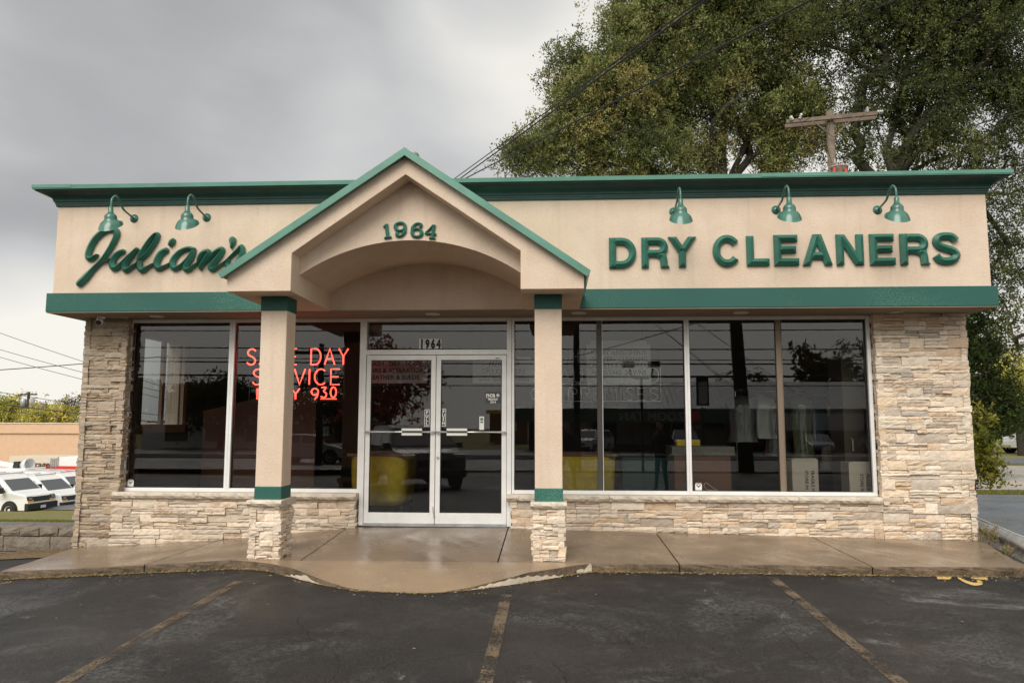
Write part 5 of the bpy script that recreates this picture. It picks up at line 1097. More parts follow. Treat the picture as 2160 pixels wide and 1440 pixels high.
# left: far pole
YL = 66; p = at(61, 826, YL); t = thing('utility_pole', 'dark utility pole with two grey transformers above the tan building', 'utility pole'); mb = MB(); mb.tube([(p.x, YL, -3.4), (p.x, YL, p.z)], [.2, .14], 10); mb.build('pole_shaft', M['pole_dark'], t)
mb = MB(); mb.box(p.x-.9, p.x+.9, YL-.1, YL+.05, p.z-.35, p.z-.2); mb.build('crossarm', M['pole_dark'], t)
for s in (-.75, .75, -.3, .35): mb = MB(); insul(mb, (p.x+s, YL, p.z-.2), (0, 0, 1), 1.6); mb.build('insulator', M['porcelain'], t)
for s in (-.38, .55): mb = MB(); mb.lathe([(0, .5), (.2, .48), (.27, .4), (.27, -.5), (0, -.5)], (p.x+s, YL-.2, p.z-1.2), 14); mb.build('transformer', M['galv'], t, smooth=True)
for k, (v0, v1, u1, Y, r, lab) in enumerate(((695, 755, 175, 40, .018, 'highest thin wire in the left sky'), (730, 778, 175, 40, .018, 'second thin wire in the left sky'), (746, 793, 175, 40, .018, 'third thin wire in the left sky'), (776, 763, 175, 26, .022, 'darker wire crossing nearly level in the left sky'), (822, 849, 175, YL, .03, 'upper wire passing the far pole at left'), (846, 868, 175, YL-8, .045, 'thick middle wire before the far pole'), (858, 882, 175, YL-8, .03, 'lowest wire just above the tan building'))):
    a_, b_ = at(0, v0, Y), at(u1, v1, Y); wire(lab, ext(a_, b_, -1.2), ext(a_, b_, 2.2), .25 if k != 3 else .1, r, 'wires in the left sky')
# right leaning lamp pole
YL = 14.5; p0, p1 = at(2090, 950, YL), at(2088, 720, YL); t = thing('light_pole', 'weathered wooden light pole behind the sapling at right', 'light pole'); mb = MB(); mb.tube([(p0.x, YL, -.5), p0, p1], [.10, .09, .07], 10); mb.build('pole_shaft', M['pole_wood'], t); mb = MB(); mb.tube([p1, p1+Vector((.12, 0, .04)), p1+Vector((.22, 0, .03))], .03, 6); mb.box(p1.x+.15, p1.x+.4, YL-.08, YL+.08, p1.z-.02, p1.z+.05); mb.build('lamp_head', M['galv'], t)

# ------------------------------------------------------------------ block wall, guardrail, kerb strips
t = thing('retaining_wall', 'low grey two-course block retaining wall left of the store', 'wall')
rb = random.Random(9); mb = MB(); x = -4.70
def cblock(mb, x0, x1, z0, z1, y, r_):
    n = max(2, int((x1-x0)/.07)); m_ = 3; vs = []
    for j in range(m_+1):
        for i in range(n+1):
            e = i in (0, n) or j in (0, m_); vs.append((x0+(x1-x0)*i/n+r_.uniform(-.004, .004), y-(.0 if e else .015)+r_.uniform(-.006, .006), z0+(z1-z0)*j/m_+r_.uniform(-.005, .005)))
    W_ = n+1; fs = [(j*W_+i, j*W_+i+1, (j+1)*W_+i+1, (j+1)*W_+i) for j in range(m_) for i in range(n)]; o = len(vs)
    vs += [(x0, y+.3, z0), (x1, y+.3, z0), (x1, y+.3, z1), (x0, y+.3, z1)]; c = [0, n, m_*W_+n, m_*W_]
    fs += [(c[3], *[m_*W_+i for i in range(1, n)], c[2], o+2, o+3), (c[1], o+1, o+2, c[2]), (o, c[0], c[3], o+3), (o+1, o, o+3, o+2)]; mb.add(vs, fs)
for row, (z0, z1, w0, off) in enumerate(((-.40, -.205, .62, .0), (-.20, -.095, .27, .1))):
    x = -4.66-off*0
    first = True
    while x > -15:
        w = w0*rb.uniform(.9, 1.1)*(.6 if first and row == 0 else 1); first = False
        dz = -.0; cblock(mb, x-w+.006, x-.004, z0+.003, z1+rb.uniform(-.006, .004), .0-row*.0+rb.uniform(-.006, .006), rb); x -= w
mb.build('block_course', M['concrete_block'], t)
mb = MB(); mb.box(-15, -4.62, .02, .28, -.7, -.11); mb.build('backfill', M['backing'], t)
tb = MB(); tb.box(-15, -4.62, -.02, .30, -.62, -.405); tb.build('footing', M['concrete_block'], t)
# soil strip at wall foot
soil = mat('soil_leaves', (.09, .06, .035), .95, col2=(.20, .14, .07), vscale=18, bump=1, bscale=40, bdist=.02)
sheet('soil_strip', frange(-15, -4.6, 30), [-.55, -.4, -.2, 0.0], lambda x, y: lot_z(x, y)+.01+.02*math.sin(x*7)*(y+.55)+.03*(y+.55), soil)
# W-beam guardrail
t = thing('guardrail', 'dented grey W-beam guardrail beside the right end of the walk', 'guardrail')
P0, P1 = Vector((7.35, 1.7, 0)), Vector((6.28, -2.6, 0)); dd = (P1-P0).normalized(); nn = Vector((dd.y, -dd.x, 0)); nn = nn if nn.x < 0 else -nn
prof = [(0, .03), (.02, .022), (.03, .005), (.075, -.03), (.08, -.07), (.03, -.105), (.01, -.14), (.03, -.175), (.08, -.21), (.075, -.25), (.03, -.285), (.02, -.30), (0, -.31)]
mb = MB(); n = 16; vs = []
for i in range(n+1):
    for o, z in prof: q = P0.lerp(P1, i/n)+nn*(o+.01*math.sin(i*1.3)); vs.append((q.x, q.y, z+.005*math.sin(i*.9)))
K = len(prof); mb.add(vs, [(i*K+k, i*K+k+1, (i+1)*K+k+1, (i+1)*K+k) for i in range(n) for k in range(K-1)]); o = mb.build('rail_beam', M['galv'], t, smooth=True); sm = o.modifiers.new('s', 'SOLIDIFY'); sm.thickness = .008
mb = MB(); mb.tube([P0+nn*.004+Vector((0, 0, .034)), P1+nn*.004+Vector((0, 0, .034))], .008, 6); mb.build('rail_lip', M['porcelain'], t)
for f_ in (.08, .5, .92): q = P0.lerp(P1, f_)-nn*.08; mb = MB(); mb.box(q.x-.05, q.x+.05, q.y-.05, q.y+.05, -.6, -.01); mb.build('post', M['galv'], t)
sheet('gravel_strip', [6.3, 6.7, 7.0, 7.4, 7.8], frange(-3.2, 2.0, 12), lambda x, y: -.27, mat('gravel', (.2, .19, .17), .95, col2=(.08, .07, .06), vscale=30, bump=1, bscale=50, bdist=.02))
# fallen leaves
rng = np.random.default_rng(5); P = []; CC = []; pal = np.array([(.48, .36, .14), (.40, .29, .10), (.26, .17, .08), (.55, .45, .22)])
for _ in range(2600):
    x = rng.uniform(-4.2, 6.4)
    if rng.random() < .55: x = rng.choice([-1.7, 1.95, -3.2, 2.5, -3.9, 5.4, .3, 4.3, -2.5])+rng.normal()*.3
    if -1.75 < x < 1.9: y = min(np.interp(x, [a for a, b in ap], [b for a, b in ap]), -1.93)-.03-abs(rng.normal())*.015
    else: y = -1.94-abs(rng.normal())*.022
    if rng.random() < .1: y -= abs(rng.normal())*.12
    P.append((x, y, lot_z(x, y)+.006+rng.uniform(0, .012))); CC.append(pal[rng.integers(4)])
for _ in range(170):
    x, y = rng.uniform(-6, 8), rng.uniform(-8, -2.2); P.append((x, y, lot_z(x, y)+.008)); CC.append(pal[rng.integers(4)])
for _ in range(600):
    x = rng.uniform(-9, -4.7); y = -abs(rng.normal())*.14-.05; P.append((x, y, lot_z(x, y)+.03)); CC.append(pal[rng.integers(4)]*.6)
P = np.array(P); V = leaf_cloud(P, 0, .030, None, rng, .55, 0); V[:, 2] = np.repeat(P[:, 2], 4)+(V[:, 2]-np.repeat(P[:, 2], 4))*.25
struct(mesh_from_quads('fallen_leaves', V, np.array(CC)*rng.uniform(.7, 1.2, (len(CC), 1)), M['leaf'], None), 'stuff', 'yellow fallen leaves along the kerb and scattered on the asphalt')
def grass_strip(name, label, x0, x1, y0, y1, zf, n, h, seed):
    rng = np.random.default_rng(seed); x = rng.uniform(x0, x1, n); y = rng.uniform(y0, y1, n); z = np.array([zf(a, b) for a, b in zip(x, y)]); P = np.stack([x, y, z+h*.3], 1)
    d = rng.normal(size=(n, 3))*.35; d[:, 2] = 1; d *= h*.6; e = rng.normal(size=(n, 3)); e[:, 2] = 0; e /= np.linalg.norm(e, axis=1)[:, None]; e *= h*.10
    V = np.stack([P-d*.5-e, P-d*.5+e, P+d*.5+e*.3, P+d*.5-e*.3], 1).reshape(-1, 3); pal = np.array([(.16, .19, .05), (.22, .22, .06), (.28, .22, .09), (.12, .15, .04)])
    struct(mesh_from_quads(name, V, pal[rng.integers(0, 4, n)]*rng.uniform(.7, 1.2, (n, 1)), M['leaf'], None), 'stuff', label)
grass_strip('grass_blades', 'grass bank beyond the driveway at left', -16, -5, 3.0, 9, lambda x, y: ground_z(x, y)-.05, 16000, .09, 1)
grass_strip('grass_blades', 'grass verge behind the side lot at right', 6.9, 16, 8.3, 9.5, lambda x, y: -.36, 9000, .09, 2)
# small leafy weeds by the wall at right
# ------------------------------------------------------------------ buildings behind at left
t = thing('warehouse', 'long low tan rendered building behind the white vans', 'building')
Yb = 48; a, b_ = at(-160, 893, Yb), at(330, 896, Yb); tan = mat('tan_render', (.68, .455, .30), .9, var=.08, bump=.1)
mb = MB(); mb.box(a.x, b_.x, Yb, Yb+16, -3.5, a.z-.75+.0); mb.build('wall', tan, t); mb = MB(); mb.box(a.x-.1, b_.x+.1, Yb-.12, Yb+16, a.z-.74, a.z+.02); mb.build('parapet', tan, t)
mb = MB(); mb.box(a.x-.15, b_.x+.15, Yb-.18, Yb+.2, a.z+.022, a.z+.08); mb.build('coping', M['carton'], t)
t = thing('house', 'grey shingled house roof rising behind the tan building', 'house'); Yb2 = 78; a, b_ = at(-60, 893, Yb2), at(48, 893, Yb2); h_ = at(0, 864, Yb2).z
mb = MB(); mb.box(a.x, b_.x, Yb2, Yb2+9, -3.5, a.z-.1); mb.build('wall', M['white'], t); mb = MB(); mb.add([(a.x-.3, Yb2-.5, a.z-.2), (b_.x+.3, Yb2-.5, a.z-.2), (b_.x-.3, Yb2+4.5, h_+.9), (a.x+.3, Yb2+4.5, h_+.9), (b_.x+.3, Yb2+9.5, a.z-.2), (a.x-.3, Yb2+9.5, a.z-.2)], [(0, 1, 2, 3), (3, 2, 4, 5), (1, 4, 2), (5, 0, 3), (0, 5, 4, 1)]); rf = mb.build('roof', mat('shingle', (.15, .115, .10), .9, var=.2), t)
mb = MB(); q = at(28, 866, Yb2+2); mb.tube([q, q+Vector((0, 0, 1.2))], .08, 8); mb.build('vent_pipe', M['white'], rf); mb = MB(); q = at(4, 872, Yb2+1); mb.lathe([(0, .5), (.25, .4), (.25, -.9), (0, -.9)], q, 10); mb.build('roof_cowl', M['galv'], rf)
# ------------------------------------------------------------------ vehicles
def wheel(r, w, parent, x, y, side):
    mb = MB(); ax = (0, side, 0); mb.lathe([(r*.62, -w/2), (r*.95, -w/2), (r, -w*.3), (r, w*.3), (r*.95, w/2), (r*.62, w/2), (r*.6, w*.2), (r*.6, -w*.2), (r*.62, -w/2)], (x, y, r), 28, ax); wh = mb.build('wheel', M['rubber'], parent, smooth=True)
    mb = MB(); mb.lathe([(0, w*.28), (r*.18, w*.30), (r*.2, w*.18), (r*.45, w*.12), (r*.52, w*.32), (r*.61, w*.42), (r*.63, w*.3)], (x, y, r), 20, ax); mb.build('rim', M['porcelain'], wh, smooth=True)
    mb = MB()
    for k in range(8): an = 2*math.pi*k/8; mb.tube([(x+r*.36*math.cos(an), y+side*w*.17, r+r*.36*math.sin(an)), (x+r*.36*math.cos(an), y+side*w*.20, r+r*.36*math.sin(an))], r*.06, 8)
    mb.build('rim_hole', M['black'], wh); return wh
def car(name, label, cat, prof, glass, wb, r, hw, loc, rz, paint, group=None, nose=None, tumble=.16, belt=.95, rear=False):
    """prof: (x, z) side outline, front at +x. glass: list of side window polygons; nose dict: windshield etc."""
    t = thing(name, label, cat, group, loc, rz); bm = MB(); n = len(prof)
    zmax = max(z for x, z in prof)
    def half(z): return hw*(1 if z < belt else 1-tumble*(z-belt)/(zmax-belt))*(1-.05*max(0, (.45-z))/.45)
    xs_ = [p[0] for p in prof]; x0_, x1_ = min(xs_), max(xs_)
    def inset(x): return 1-.10*max(0, (x-(x1_-.5))/.5)**2-.06*max(0, ((x0_+.4)-x)/.4)**2
    A = [(x, -half(z)*inset(x), z) for x, z in prof]; Bq = [(x, half(z)*inset(x), z) for x, z in prof]
    area = sum(prof[i][0]*prof[(i+1) % n][1]-prof[(i+1) % n][0]*prof[i][1] for i in range(n)); f1 = tuple(range(n)); f2 = tuple(range(2*n-1, n-1, -1)); side = [(i, i+n, (i+1) % n+n, (i+1) % n) for i in range(n)]
    if area < 0: f1, f2, side = f1[::-1], f2[::-1], [s[::-1] for s in side]
    bm.add(A+Bq, [f1, f2]+side); body = bm.build('body', paint, t, bevel=.05); body.modifiers['b'].segments = 3
    for g in glass:
        for s in (-1, 1):
            m = MB(); m.add([(x, s*(half(z)*inset(x)+.006), z) for x, z in g], [tuple(range(len(g))) if s < 0 else tuple(range(len(g)-1, -1, -1))]); o = m.build('side_window', M['car_glass'], t); so_ = o.modifiers.new('s', 'SOLIDIFY'); so_.thickness = .01; so_.offset = 0
    for key, (pa, pb) in (nose or {}).items():       # front / rear glass between two outline points
        m = MB(); wa, wb_ = half(pa[1])*.9, half(pb[1])*.86; dv = Vector((pb[0]-pa[0], pb[1]-pa[1])).normalized(); nx, nz = dv.y, -dv.x
        if (key == 'windshield') != (nx > 0): nx, nz = -nx, -nz
        o_ = .006; m.add([(pa[0]+nx*o_, -wa, pa[1]+nz*o_), (pa[0]+nx*o_, wa, pa[1]+nz*o_), (pb[0]+nx*o_, wb_, pb[1]+nz*o_), (pb[0]+nx*o_, -wb_, pb[1]+nz*o_)], [(0, 1, 2, 3)]); o = m.build(key, M['car_glass'], t); so_ = o.modifiers.new('s', 'SOLIDIFY'); so_.thickness = .012; so_.offset = 0
    for x in (0, -wb):
        for s in (-1, 1):
            wheel(r, .22, t, x, s*(hw-.10), s)
            m = MB(); m.lathe([(0, .012), (r+.07, .012), (r+.08, -.05)], (x, s*(hw-.055), r+.01), 24, (0, s, 0)); m.build('wheel_arch', M['black'], t)
    return t, half, inset
def van(label, loc, rz):
    prof = [(.92, .34), (.98, .45), (.98, .72), (.90, .98), (.84, 1.10), (.12, 1.24), (-.62, 1.86), (-.82, 2.00), (-2.2, 2.08), (-4.3, 2.06), (-4.46, 1.9), (-4.52, .8), (-4.52, .42), (-4.4, .34)]
    g = [[(-.20, 1.24), (-.78, 1.80), (-1.20, 1.80), (-1.20, 1.22)]]
    t, half, ins = car('cargo_van', label, 'van', prof, g, 3.43, .37, 1.0, loc, rz, M['van_white'], 'white vans parked behind the store', {'windshield': ((.05, 1.299), (-.56, 1.81))}, .13, 1.15)
    mb = MB(); mb.prism([(.86, .34), (1.06, .38), (1.06, .66), (.95, .70), (.86, .70)], -.98, .98); mb.build('bumper', M['rubber'], t, bevel=.02)
    mb = MB(); mb.prism([(.93, .74), (.985, .76), (.93, 1.0), (.88, 1.0)], -.52, .52); mb.build('grille', M['black'], t)
    for s in (-1, 1):
        mb = MB(); mb.prism([(.93, .84), (.975, .84), (.925, 1.02), (.88, 1.02)], s*.56 if s > 0 else -.90, .90 if s > 0 else -.56); mb.build('headlight_surround', M['black'], t)
        mb = MB(); mb.box(.945, .965, s*.73-.11, s*.73+.11, .88, .98); mb.build('headlight', M['chrome'], t)
        mb = MB(); mb.box(.955, .99, s*.73-.17, s*.73+.17, .76, .83); mb.build('reflector_tape', M['hivis'], t)
        mb = MB(); mb.box(-.38, -.22, s*1.22-.13, s*1.22+.13, 1.18, 1.46); mb.tube([(-.3, s*.98, 1.28), (-.3, s*1.12, 1.28)], .03, 6); mb.build('mirror', M['black'], t, bevel=.03)
    mb = MB(); mb.box(1.06, 1.07, -.17, .17, .42, .56); mb.build('number_plate', M['porcelain'], t)
    for dz in (.40, .75, 1.6): pass
    mb = MB(); mb.box(-1.27, -1.255, -1.002, -.96, .45, 1.95); mb.build('door_seam', M['galv'], t)
    mb = MB(); mb.box(-3.9, -.9, -.75, -.70, 2.12, 2.16); mb.box(-3.9, -.9, .70, .75, 2.12, 2.16); mb.build('roof_rack', M['porcelain'], t)
    mb = MB()
    for x in (-.9, -1.9, -2.9, -3.9): mb.box(x-.03, x+.03, -.75, .75, 2.05, 2.12)
    mb.build('rack_bar', M['porcelain'], t); mb = MB(); mb.box(-3.2, -1.3, -1.01, -1.003, .9, 1.15); mb.build('side_stripe', M['galv'], t); return t
M['van_white'] = mat('van_paint', (.82, .82, .80), .3, coat=.4)
M['hivis'] = mat('orange_yellow_tape', (.8, .10, .04), .5, col2=(.85, .65, .05), vscale=14)
def vz(u, v, Y): q = at(u, v, Y); return Vector((q.x, q.y, q.z))
a = vz(50, 1087, 27.6); van('nearest white cargo van with black bumper at the left edge', a, R(-6))
a = vz(122, 1082, 31.0); van('second white van just behind the nearest van', a, R(-6))
a = vz(170, 1068, 35.5); van('third white van mostly hidden by the stone pier', a, R(-6))
# white truck body + trailer behind the vans
t = thing('box_trailer', 'white storage trailer with a red stripe behind the vans', 'trailer'); Yb = 40; a, b_ = at(20, 962, Yb), at(122, 962, Yb)
mb = MB(); mb.box(a.x, b_.x, Yb, Yb+2.4, -2.6, a.z); mb.build('trailer_body', mat('cream_panel', (.66, .58, .46), .5, var=.1), t); c = at(118, 962, Yb)
mb = MB(); mb.box(b_.x+.01, b_.x+3, Yb+.1, Yb+2.4, -2.6, a.z-.02); mb.build('trailer_end', M['white'], t)
q = at(68, 988, Yb-.05); mb = MB(); mb.box(q.x+.0, q.x+4.2, Yb-.03, Yb-.005, q.z-.28, q.z+.18); mb.build('red_stripe', M['red_tag'], t); text('Storage', .62, (at(48, 985, Yb).x, Yb-.04, at(50, 985, Yb).z), M['black'], 'lettering', t, bold=.004)
for k in range(4): mb = MB(); x = at(108+4*k, 970, Yb).x; mb.tube([(x, Yb-.04, -2.4), (x, Yb-.04, a.z-.1)], .025, 6); mb.build('door_bar', M['galv'], t)
for x in (a.x+1, b_.x-1): mb = MB(); mb.lathe([(0, -.2), (.45, -.2), (.45, .2), (0, .2)], (x, Yb+.2, -2.75), 18, (0, 1, 0)); mb.build('wheel', M['rubber'], t)
t = thing('bucket_truck', 'white utility truck with a boom and bucket between the vans and trailer', 'truck'); Yb = 36.5; a = at(0, 1000, Yb)
mb = MB(); mb.box(a.x-6, a.x+1.6, Yb, Yb+2, -3.0, at(0, 988, Yb).z); mb.build('truck_body', M['van_white'], t, bevel=.05); mb = MB(); mb.tube([at(-40, 970, Yb+1), at(30, 982, Yb+1)], .16, 10); mb.build('boom', M['van_white'], t)
mb = MB(); p = at(44, 980, Yb+1); mb.box(p.x-.28, p.x+.05, Yb+.7, Yb+1.3, p.z-.32, p.z+.22); mb.build('boom_head', M['rubber'], t); mb = MB(); mb.lathe([(0, -.25), (.30, -.25), (.40, .28), (.36, .28), (.27, -.2), (0, -.2)], at(56, 980, Yb+1), 18, (.9, -.25, .1)); mb.build('bucket', M['porcelain'], t, smooth=True)
for x in (a.x-4.5, a.x+.5): mb = MB(); mb.lathe([(0, -.2), (.42, -.2), (.42, .2), (0, .2)], (x, Yb+.1, -2.75), 18, (0, 1, 0)); mb.build('wheel', M['rubber'], t)
# far white car at right
SED = [(.85, .30), (.92, .45), (.88, .68), (.2, .86), (-.1, .92), (-.85, 1.38), (-2.1, 1.42), (-2.95, 1.02), (-3.5, .98), (-3.6, .6), (-3.5, .30)]
SEDG = [[(-.35, .98), (-.92, 1.32), (-1.5, 1.34), (-1.5, .98)], [(-1.56, .98), (-1.56, 1.34), (-2.08, 1.34), (-2.6, 1.0)]]
q = at(2150, 962, 33); car('parked_car', 'distant white car at the right edge beyond the back road', 'car', SED, SEDG, 2.7, .32, .88, (q.x, 33, -.33), R(180), M['van_white'], None, {'windshield': ((-.16, .957), (-.79, 1.343)), 'rear_window': ((-2.88, 1.053), (-2.2, 1.373))})
t = thing('house', 'distant grey house with pale garage behind the far white car', 'house'); Yb = 62; a, b_ = at(2112, 935, Yb), at(2230, 935, Yb); mb = MB(); mb.box(a.x, b_.x, Yb, Yb+8, -.4, 2.4); mb.build('wall', M['porcelain'], t); mb = MB(); mb.prism([(a.x-.4, 2.4), (b_.x+.4, 2.4), (b_.x-1.5, 4.3), (a.x+1.5, 4.3)], Yb-.4, Yb+8.4); mb.build('roof', M['galv'], t); mb = MB(); mb.box(a.x+.6, a.x+3.2, Yb-.05, Yb-.01, -.4, 1.9); mb.build('garage_door', M['white'], t)

# ------------------------------------------------------------------ what the glass reflects: plaza, cars, poles across the street
SUV = [(.82, .34), (.90, .50), (.88, .80), (.72, 1.00), (-.02, 1.10), (-.70, 1.62), (-1.2, 1.70), (-3.1, 1.66), (-3.62, 1.10), (-3.72, .60), (-3.6, .34)]
SUVG = [[(-.28, 1.14), (-.78, 1.54), (-1.45, 1.60), (-1.45, 1.12)], [(-1.52, 1.12), (-1.52, 1.60), (-2.4, 1.58), (-2.4, 1.12)], [(-2.46, 1.12), (-2.46, 1.57), (-3.05, 1.54), (-3.3, 1.14)]]
SN = {'windshield': ((-.08, 1.146), (-.65, 1.582)), 'rear_window': ((-3.56, 1.165), (-3.17, 1.585))}
def paint(n, c): return mat(n, c, .25, coat=.6)
def suv(label, loc, rz, p, g='vehicles facing the store'):
    t, half, ins = car('parked_suv', label, 'suv', SUV, SUVG, 2.75, .36, .93, loc, rz, p, g, SN, .2, 1.1)
    mb = MB(); mb.box(.87, .92, -.45, .45, .62, .82); mb.build('grille', M['black'], t)
    for s in (-1, 1):
        mb = MB(); mb.box(.70, .88, s*.68-.16, s*.68+.16, .84, .96); mb.build('headlight', M['chrome'], t, bevel=.02)
        mb = MB(); mb.box(-3.74, -3.60, s*.76-.10, s*.76+.10, .85, 1.15); mb.build('tail_light', M['red_tag'], t, bevel=.02)
        mb = MB(); mb.box(-.35, -.2, s*1.02-.09, s*1.02+.09, 1.08, 1.24); mb.build('mirror', p, t, bevel=.02)
    mb = MB(); mb.box(-3.78, -3.6, -.88, .88, .40, .60); mb.box(.85, .95, -.85, .85, .36, .54); mb.build('bumper', M['rubber'], t, bevel=.02)
    return t
suv('black sport utility vehicle parked left of the photographer, seen in the door glass', (-1.9, -10.6, lot_z(-1.9, -11)), R(65), paint('black_paint', (.012, .012, .014)), None)
suv('silver sport utility vehicle across the street, seen in the right windows', (3.6, -44, lot_z(5, -44)), R(115), paint('silver_paint', (.5, .52, .54)))
suv('dark sport utility vehicle across the street right of the silver one', (11.0, -46, lot_z(5, -46)), R(95), paint('dark_paint', (.03, .035, .04)))
for x, rz, c, lab in ((20.5, 95, (.16, .17, .18), 'grey sedan in front of the plaza shop at the right'), (25.5, 88, (.45, .47, .5), 'silver sedan reflected behind the garments'), (-9, 10, (.5, .5, .5), 'pale sedan passing on the street, seen by the red neon')):
    y = -46 if x > 0 else -27; car('parked_car', lab, 'car', SED, SEDG, 2.7, .32, .88, (x, y, lot_z(5, y)), R(rz), paint('p%d' % x, c), None, {'windshield': ((-.16, .957), (-.79, 1.343)), 'rear_window': ((-2.88, 1.053), (-2.2, 1.373))})
# plaza
zg = lot_z(5, -50); t = thing('plaza_building', 'strip plaza with ribbed metal roof and dark green fascia across the street', 'building')
x0, x1 = -1.5, 44; mb = MB(); mb.box(x0+1, x1, -66, -52.5, zg, 2.2); mb.build('shop_front', M['inner_wall'], t)
mb = MB(); mb.box(x0, x1+.5, -51.0, -50.8, 1.25, 2.35); mb.build('fascia', mat('dull_green', (.06, .11, .085), .7, var=.1), t)
mroof = mat('metal_roof', (.60, .61, .61), .45, metal=.2); mb = MB(); mb.add([(x0-.3, -50.7, 2.36), (x1, -50.7, 2.36), (x1, -55.5, 4.7), (x0+4, -55.5, 4.7), (x0-.3, -60, 2.36), (x1, -60, 2.36)], [(3, 2, 1, 0), (0, 4, 3), (4, 5, 2, 3)])
nx_ = int((x1-x0-4)/.45)
for i in range(nx_+9):
    x = x0+i*.45; f_ = min(1, max(0, (x-x0+.3)/4.3)); 
    mb.add([(x-.025, -50.69, 2.37), (x+.025, -50.69, 2.37), (x+.025, -50.7-4.8*f_, 2.37+2.34*f_), (x-.025, -50.7-4.8*f_, 2.37+2.34*f_), (x, -50.69, 2.43), (x, -50.7-4.8*f_, 2.43+2.34*f_)], [(0, 4, 5, 3), (4, 1, 2, 5)])
mb.build('roof', mroof, t)
for x in frange(x0+1.5, x1-1, 8): mb = MB(); mb.box(x-.12, x+.12, -51.1, -50.86, zg, 1.3); mb.build('porch_post', M['alu_dark'], t)
for i, x in enumerate(frange(x0+2.5, x1-4, 7)): mb = MB(); mb.box(x, x+3.6, -52.48, -52.42, zg+.5, zg+2.3); w_ = mb.build('shop_window', M['car_glass'], t)
text('ZOOM TAN', .95, (11.8, -50.78, 1.42), M['board'], 'lettering', t, rot=(math.pi/2, 0, math.pi), bold=.01)
mb = MB(); mb.lathe([(0, .02), (.42, .02), (.42, 0)], (12.6, -50.79, 1.8), 20, (0, 1, 0)); mb.build('round_logo', M['red_tag'], t)
mb = MB(); mb.box(-.1, 2.2, -50.79, -50.74, 1.3, 2.2); mb.build('sign_panel', M['board'], t)
mb = MB(); mb.box(18.5, 25.5, -50.79, -50.72, .7, 2.0); mb.build('sign_panel', M['board'], t)
for lx_, ly_ in ((5.0, -20.5),):
    t = thing('parking_lot_lamp', 'twin-headed parking lot light on a thin pole at the street, seen in the glass', 'street lamp'); zg_ = lot_z(5, ly_); mb = MB(); mb.tube([(lx_, ly_, zg_), (lx_, ly_, 3.1)], .055, 8); mb.build('pole_shaft', M['pole_dark'], t)
    for s in (-1, 1):
        mb = MB(); mb.tube(spline([(lx_, ly_, 3.05), (lx_+s*.25, ly_, 3.0), (lx_+s*.42, ly_, 3.2), (lx_+s*.45, ly_, 3.45)], 5), .03, 6); mb.build('lamp_arm', M['pole_dark'], t)
        mb = MB(); mb.box(lx_+s*.5-.22, lx_+s*.5+.22, ly_-.2, ly_+.2, 3.45, 3.68); mb.build('lamp_head', M['black'], t, bevel=.02)
def street_pole(x, y, top, label, r=.17, arm=True, lean=0):
    t = thing('utility_pole', label, 'utility pole', 'utility poles along the street'); z0 = lot_z(max(x, 0), y); mb = MB(); mb.tube([(x, y, z0), (x+lean*.5, y, (z0+top)/2), (x+lean, y, top)], [r*1.2, r, r*.8], 12); mb.build('pole_shaft', M['pole_dark'], t, smooth=True)
    if arm:
        mb = MB(); mb.box(x-1.2, x+1.2, y+.15, y+.25, top-.5, top-.36); mb.build('crossarm', M['pole_dark'], t)
        for s in (-1.1, -.5, .5, 1.1): mb = MB(); insul(mb, (x+s, y+.2, top-.36), (0, 0, 1), 1.1); mb.build('insulator', M['porcelain'], t)
    mb = MB(); mb.lathe([(0, .3), (.15, .28), (.18, .2), (.18, -.5), (0, -.5)], (x+lean*.8-.38, y, top-1.6), 14); mb.build('transformer', M['galv'], t, smooth=True); return t
street_pole(9.0, -20.5, 8.5, 'thick utility pole on the near side of the street, seen in the right windows', .26, lean=-.4)
street_pole(2.55, -24, 8.2, 'utility pole at the street hidden behind the dark mullion reflection', .14)
street_pole(-9.3, -25, 4.9, 'utility pole with crossarm seen above the word DAY', .15); street_pole(-22, -60, 5.2, 'distant utility pole seen in the leftmost window', .16)
for k, (y, z, r) in enumerate(((-20.3, 5.9, .03), (-20.3, 5.3, .02), (-20.6, 4.75, .025), (-24, 3.7, .05), (-24, 4.6, .02), (-24.2, 3.3, .02), (-25, 4.5, .035))):
    wire(('topmost', 'second', 'third', 'thick fourth', 'fifth', 'sixth', 'rearmost')[k]+' street wire running left to right behind the photographer', (-60, y, z+.5), (60, y, z-.2+.3*(k % 2)), .7, r, 'wires along the street', 40)
q = Vector((9, -20.4, 7.4)); wire('slanting service wire from the street pole to the left', q, (-14, -8, 5.6), .4, .02, 'wires along the street'); wire('slanting guy wire at the street lamp', (2.5, -24, 4.2), (12, -16, 6.6), .2, .02, 'wires along the street')
def back_tree(x, y, h, w, cols, label, seed, n=70, per=110):
    zb = lot_z(max(x, 0), max(y, -54)); tree('tree', label, 'tree', (x, y, zb), (x, y, zb+h*.3), [(x, y, zb+h*.62, w, w, h*.36), (x-w*.5, y, zb+h*.5, w*.6, w*.6, h*.25), (x+w*.5, y, zb+h*.55, w*.6, w*.6, h*.25)], seed, n, per, .3, cols, 'trees across the street', r0=.22, spread=.8)
RD = [(.42, .09, .05), (.50, .14, .06), (.25, .07, .05)]
back_tree(-8.9, -38, 8.0, 2.5, RD, 'red-leaved maple across the street, seen in the left door', 61); back_tree(-15, -48, 6, 3.6, DG, 'dark round tree across the street at left', 62); back_tree(-26, -52, 6.5, 4, DG, 'dark tree across the street further left', 63); back_tree(32, -68, 11, 6, DG, 'tall dark tree behind the plaza, seen by the right pier', 64); back_tree(22, -72, 8, 4, DG, 'round dark tree behind the middle of the plaza', 65)
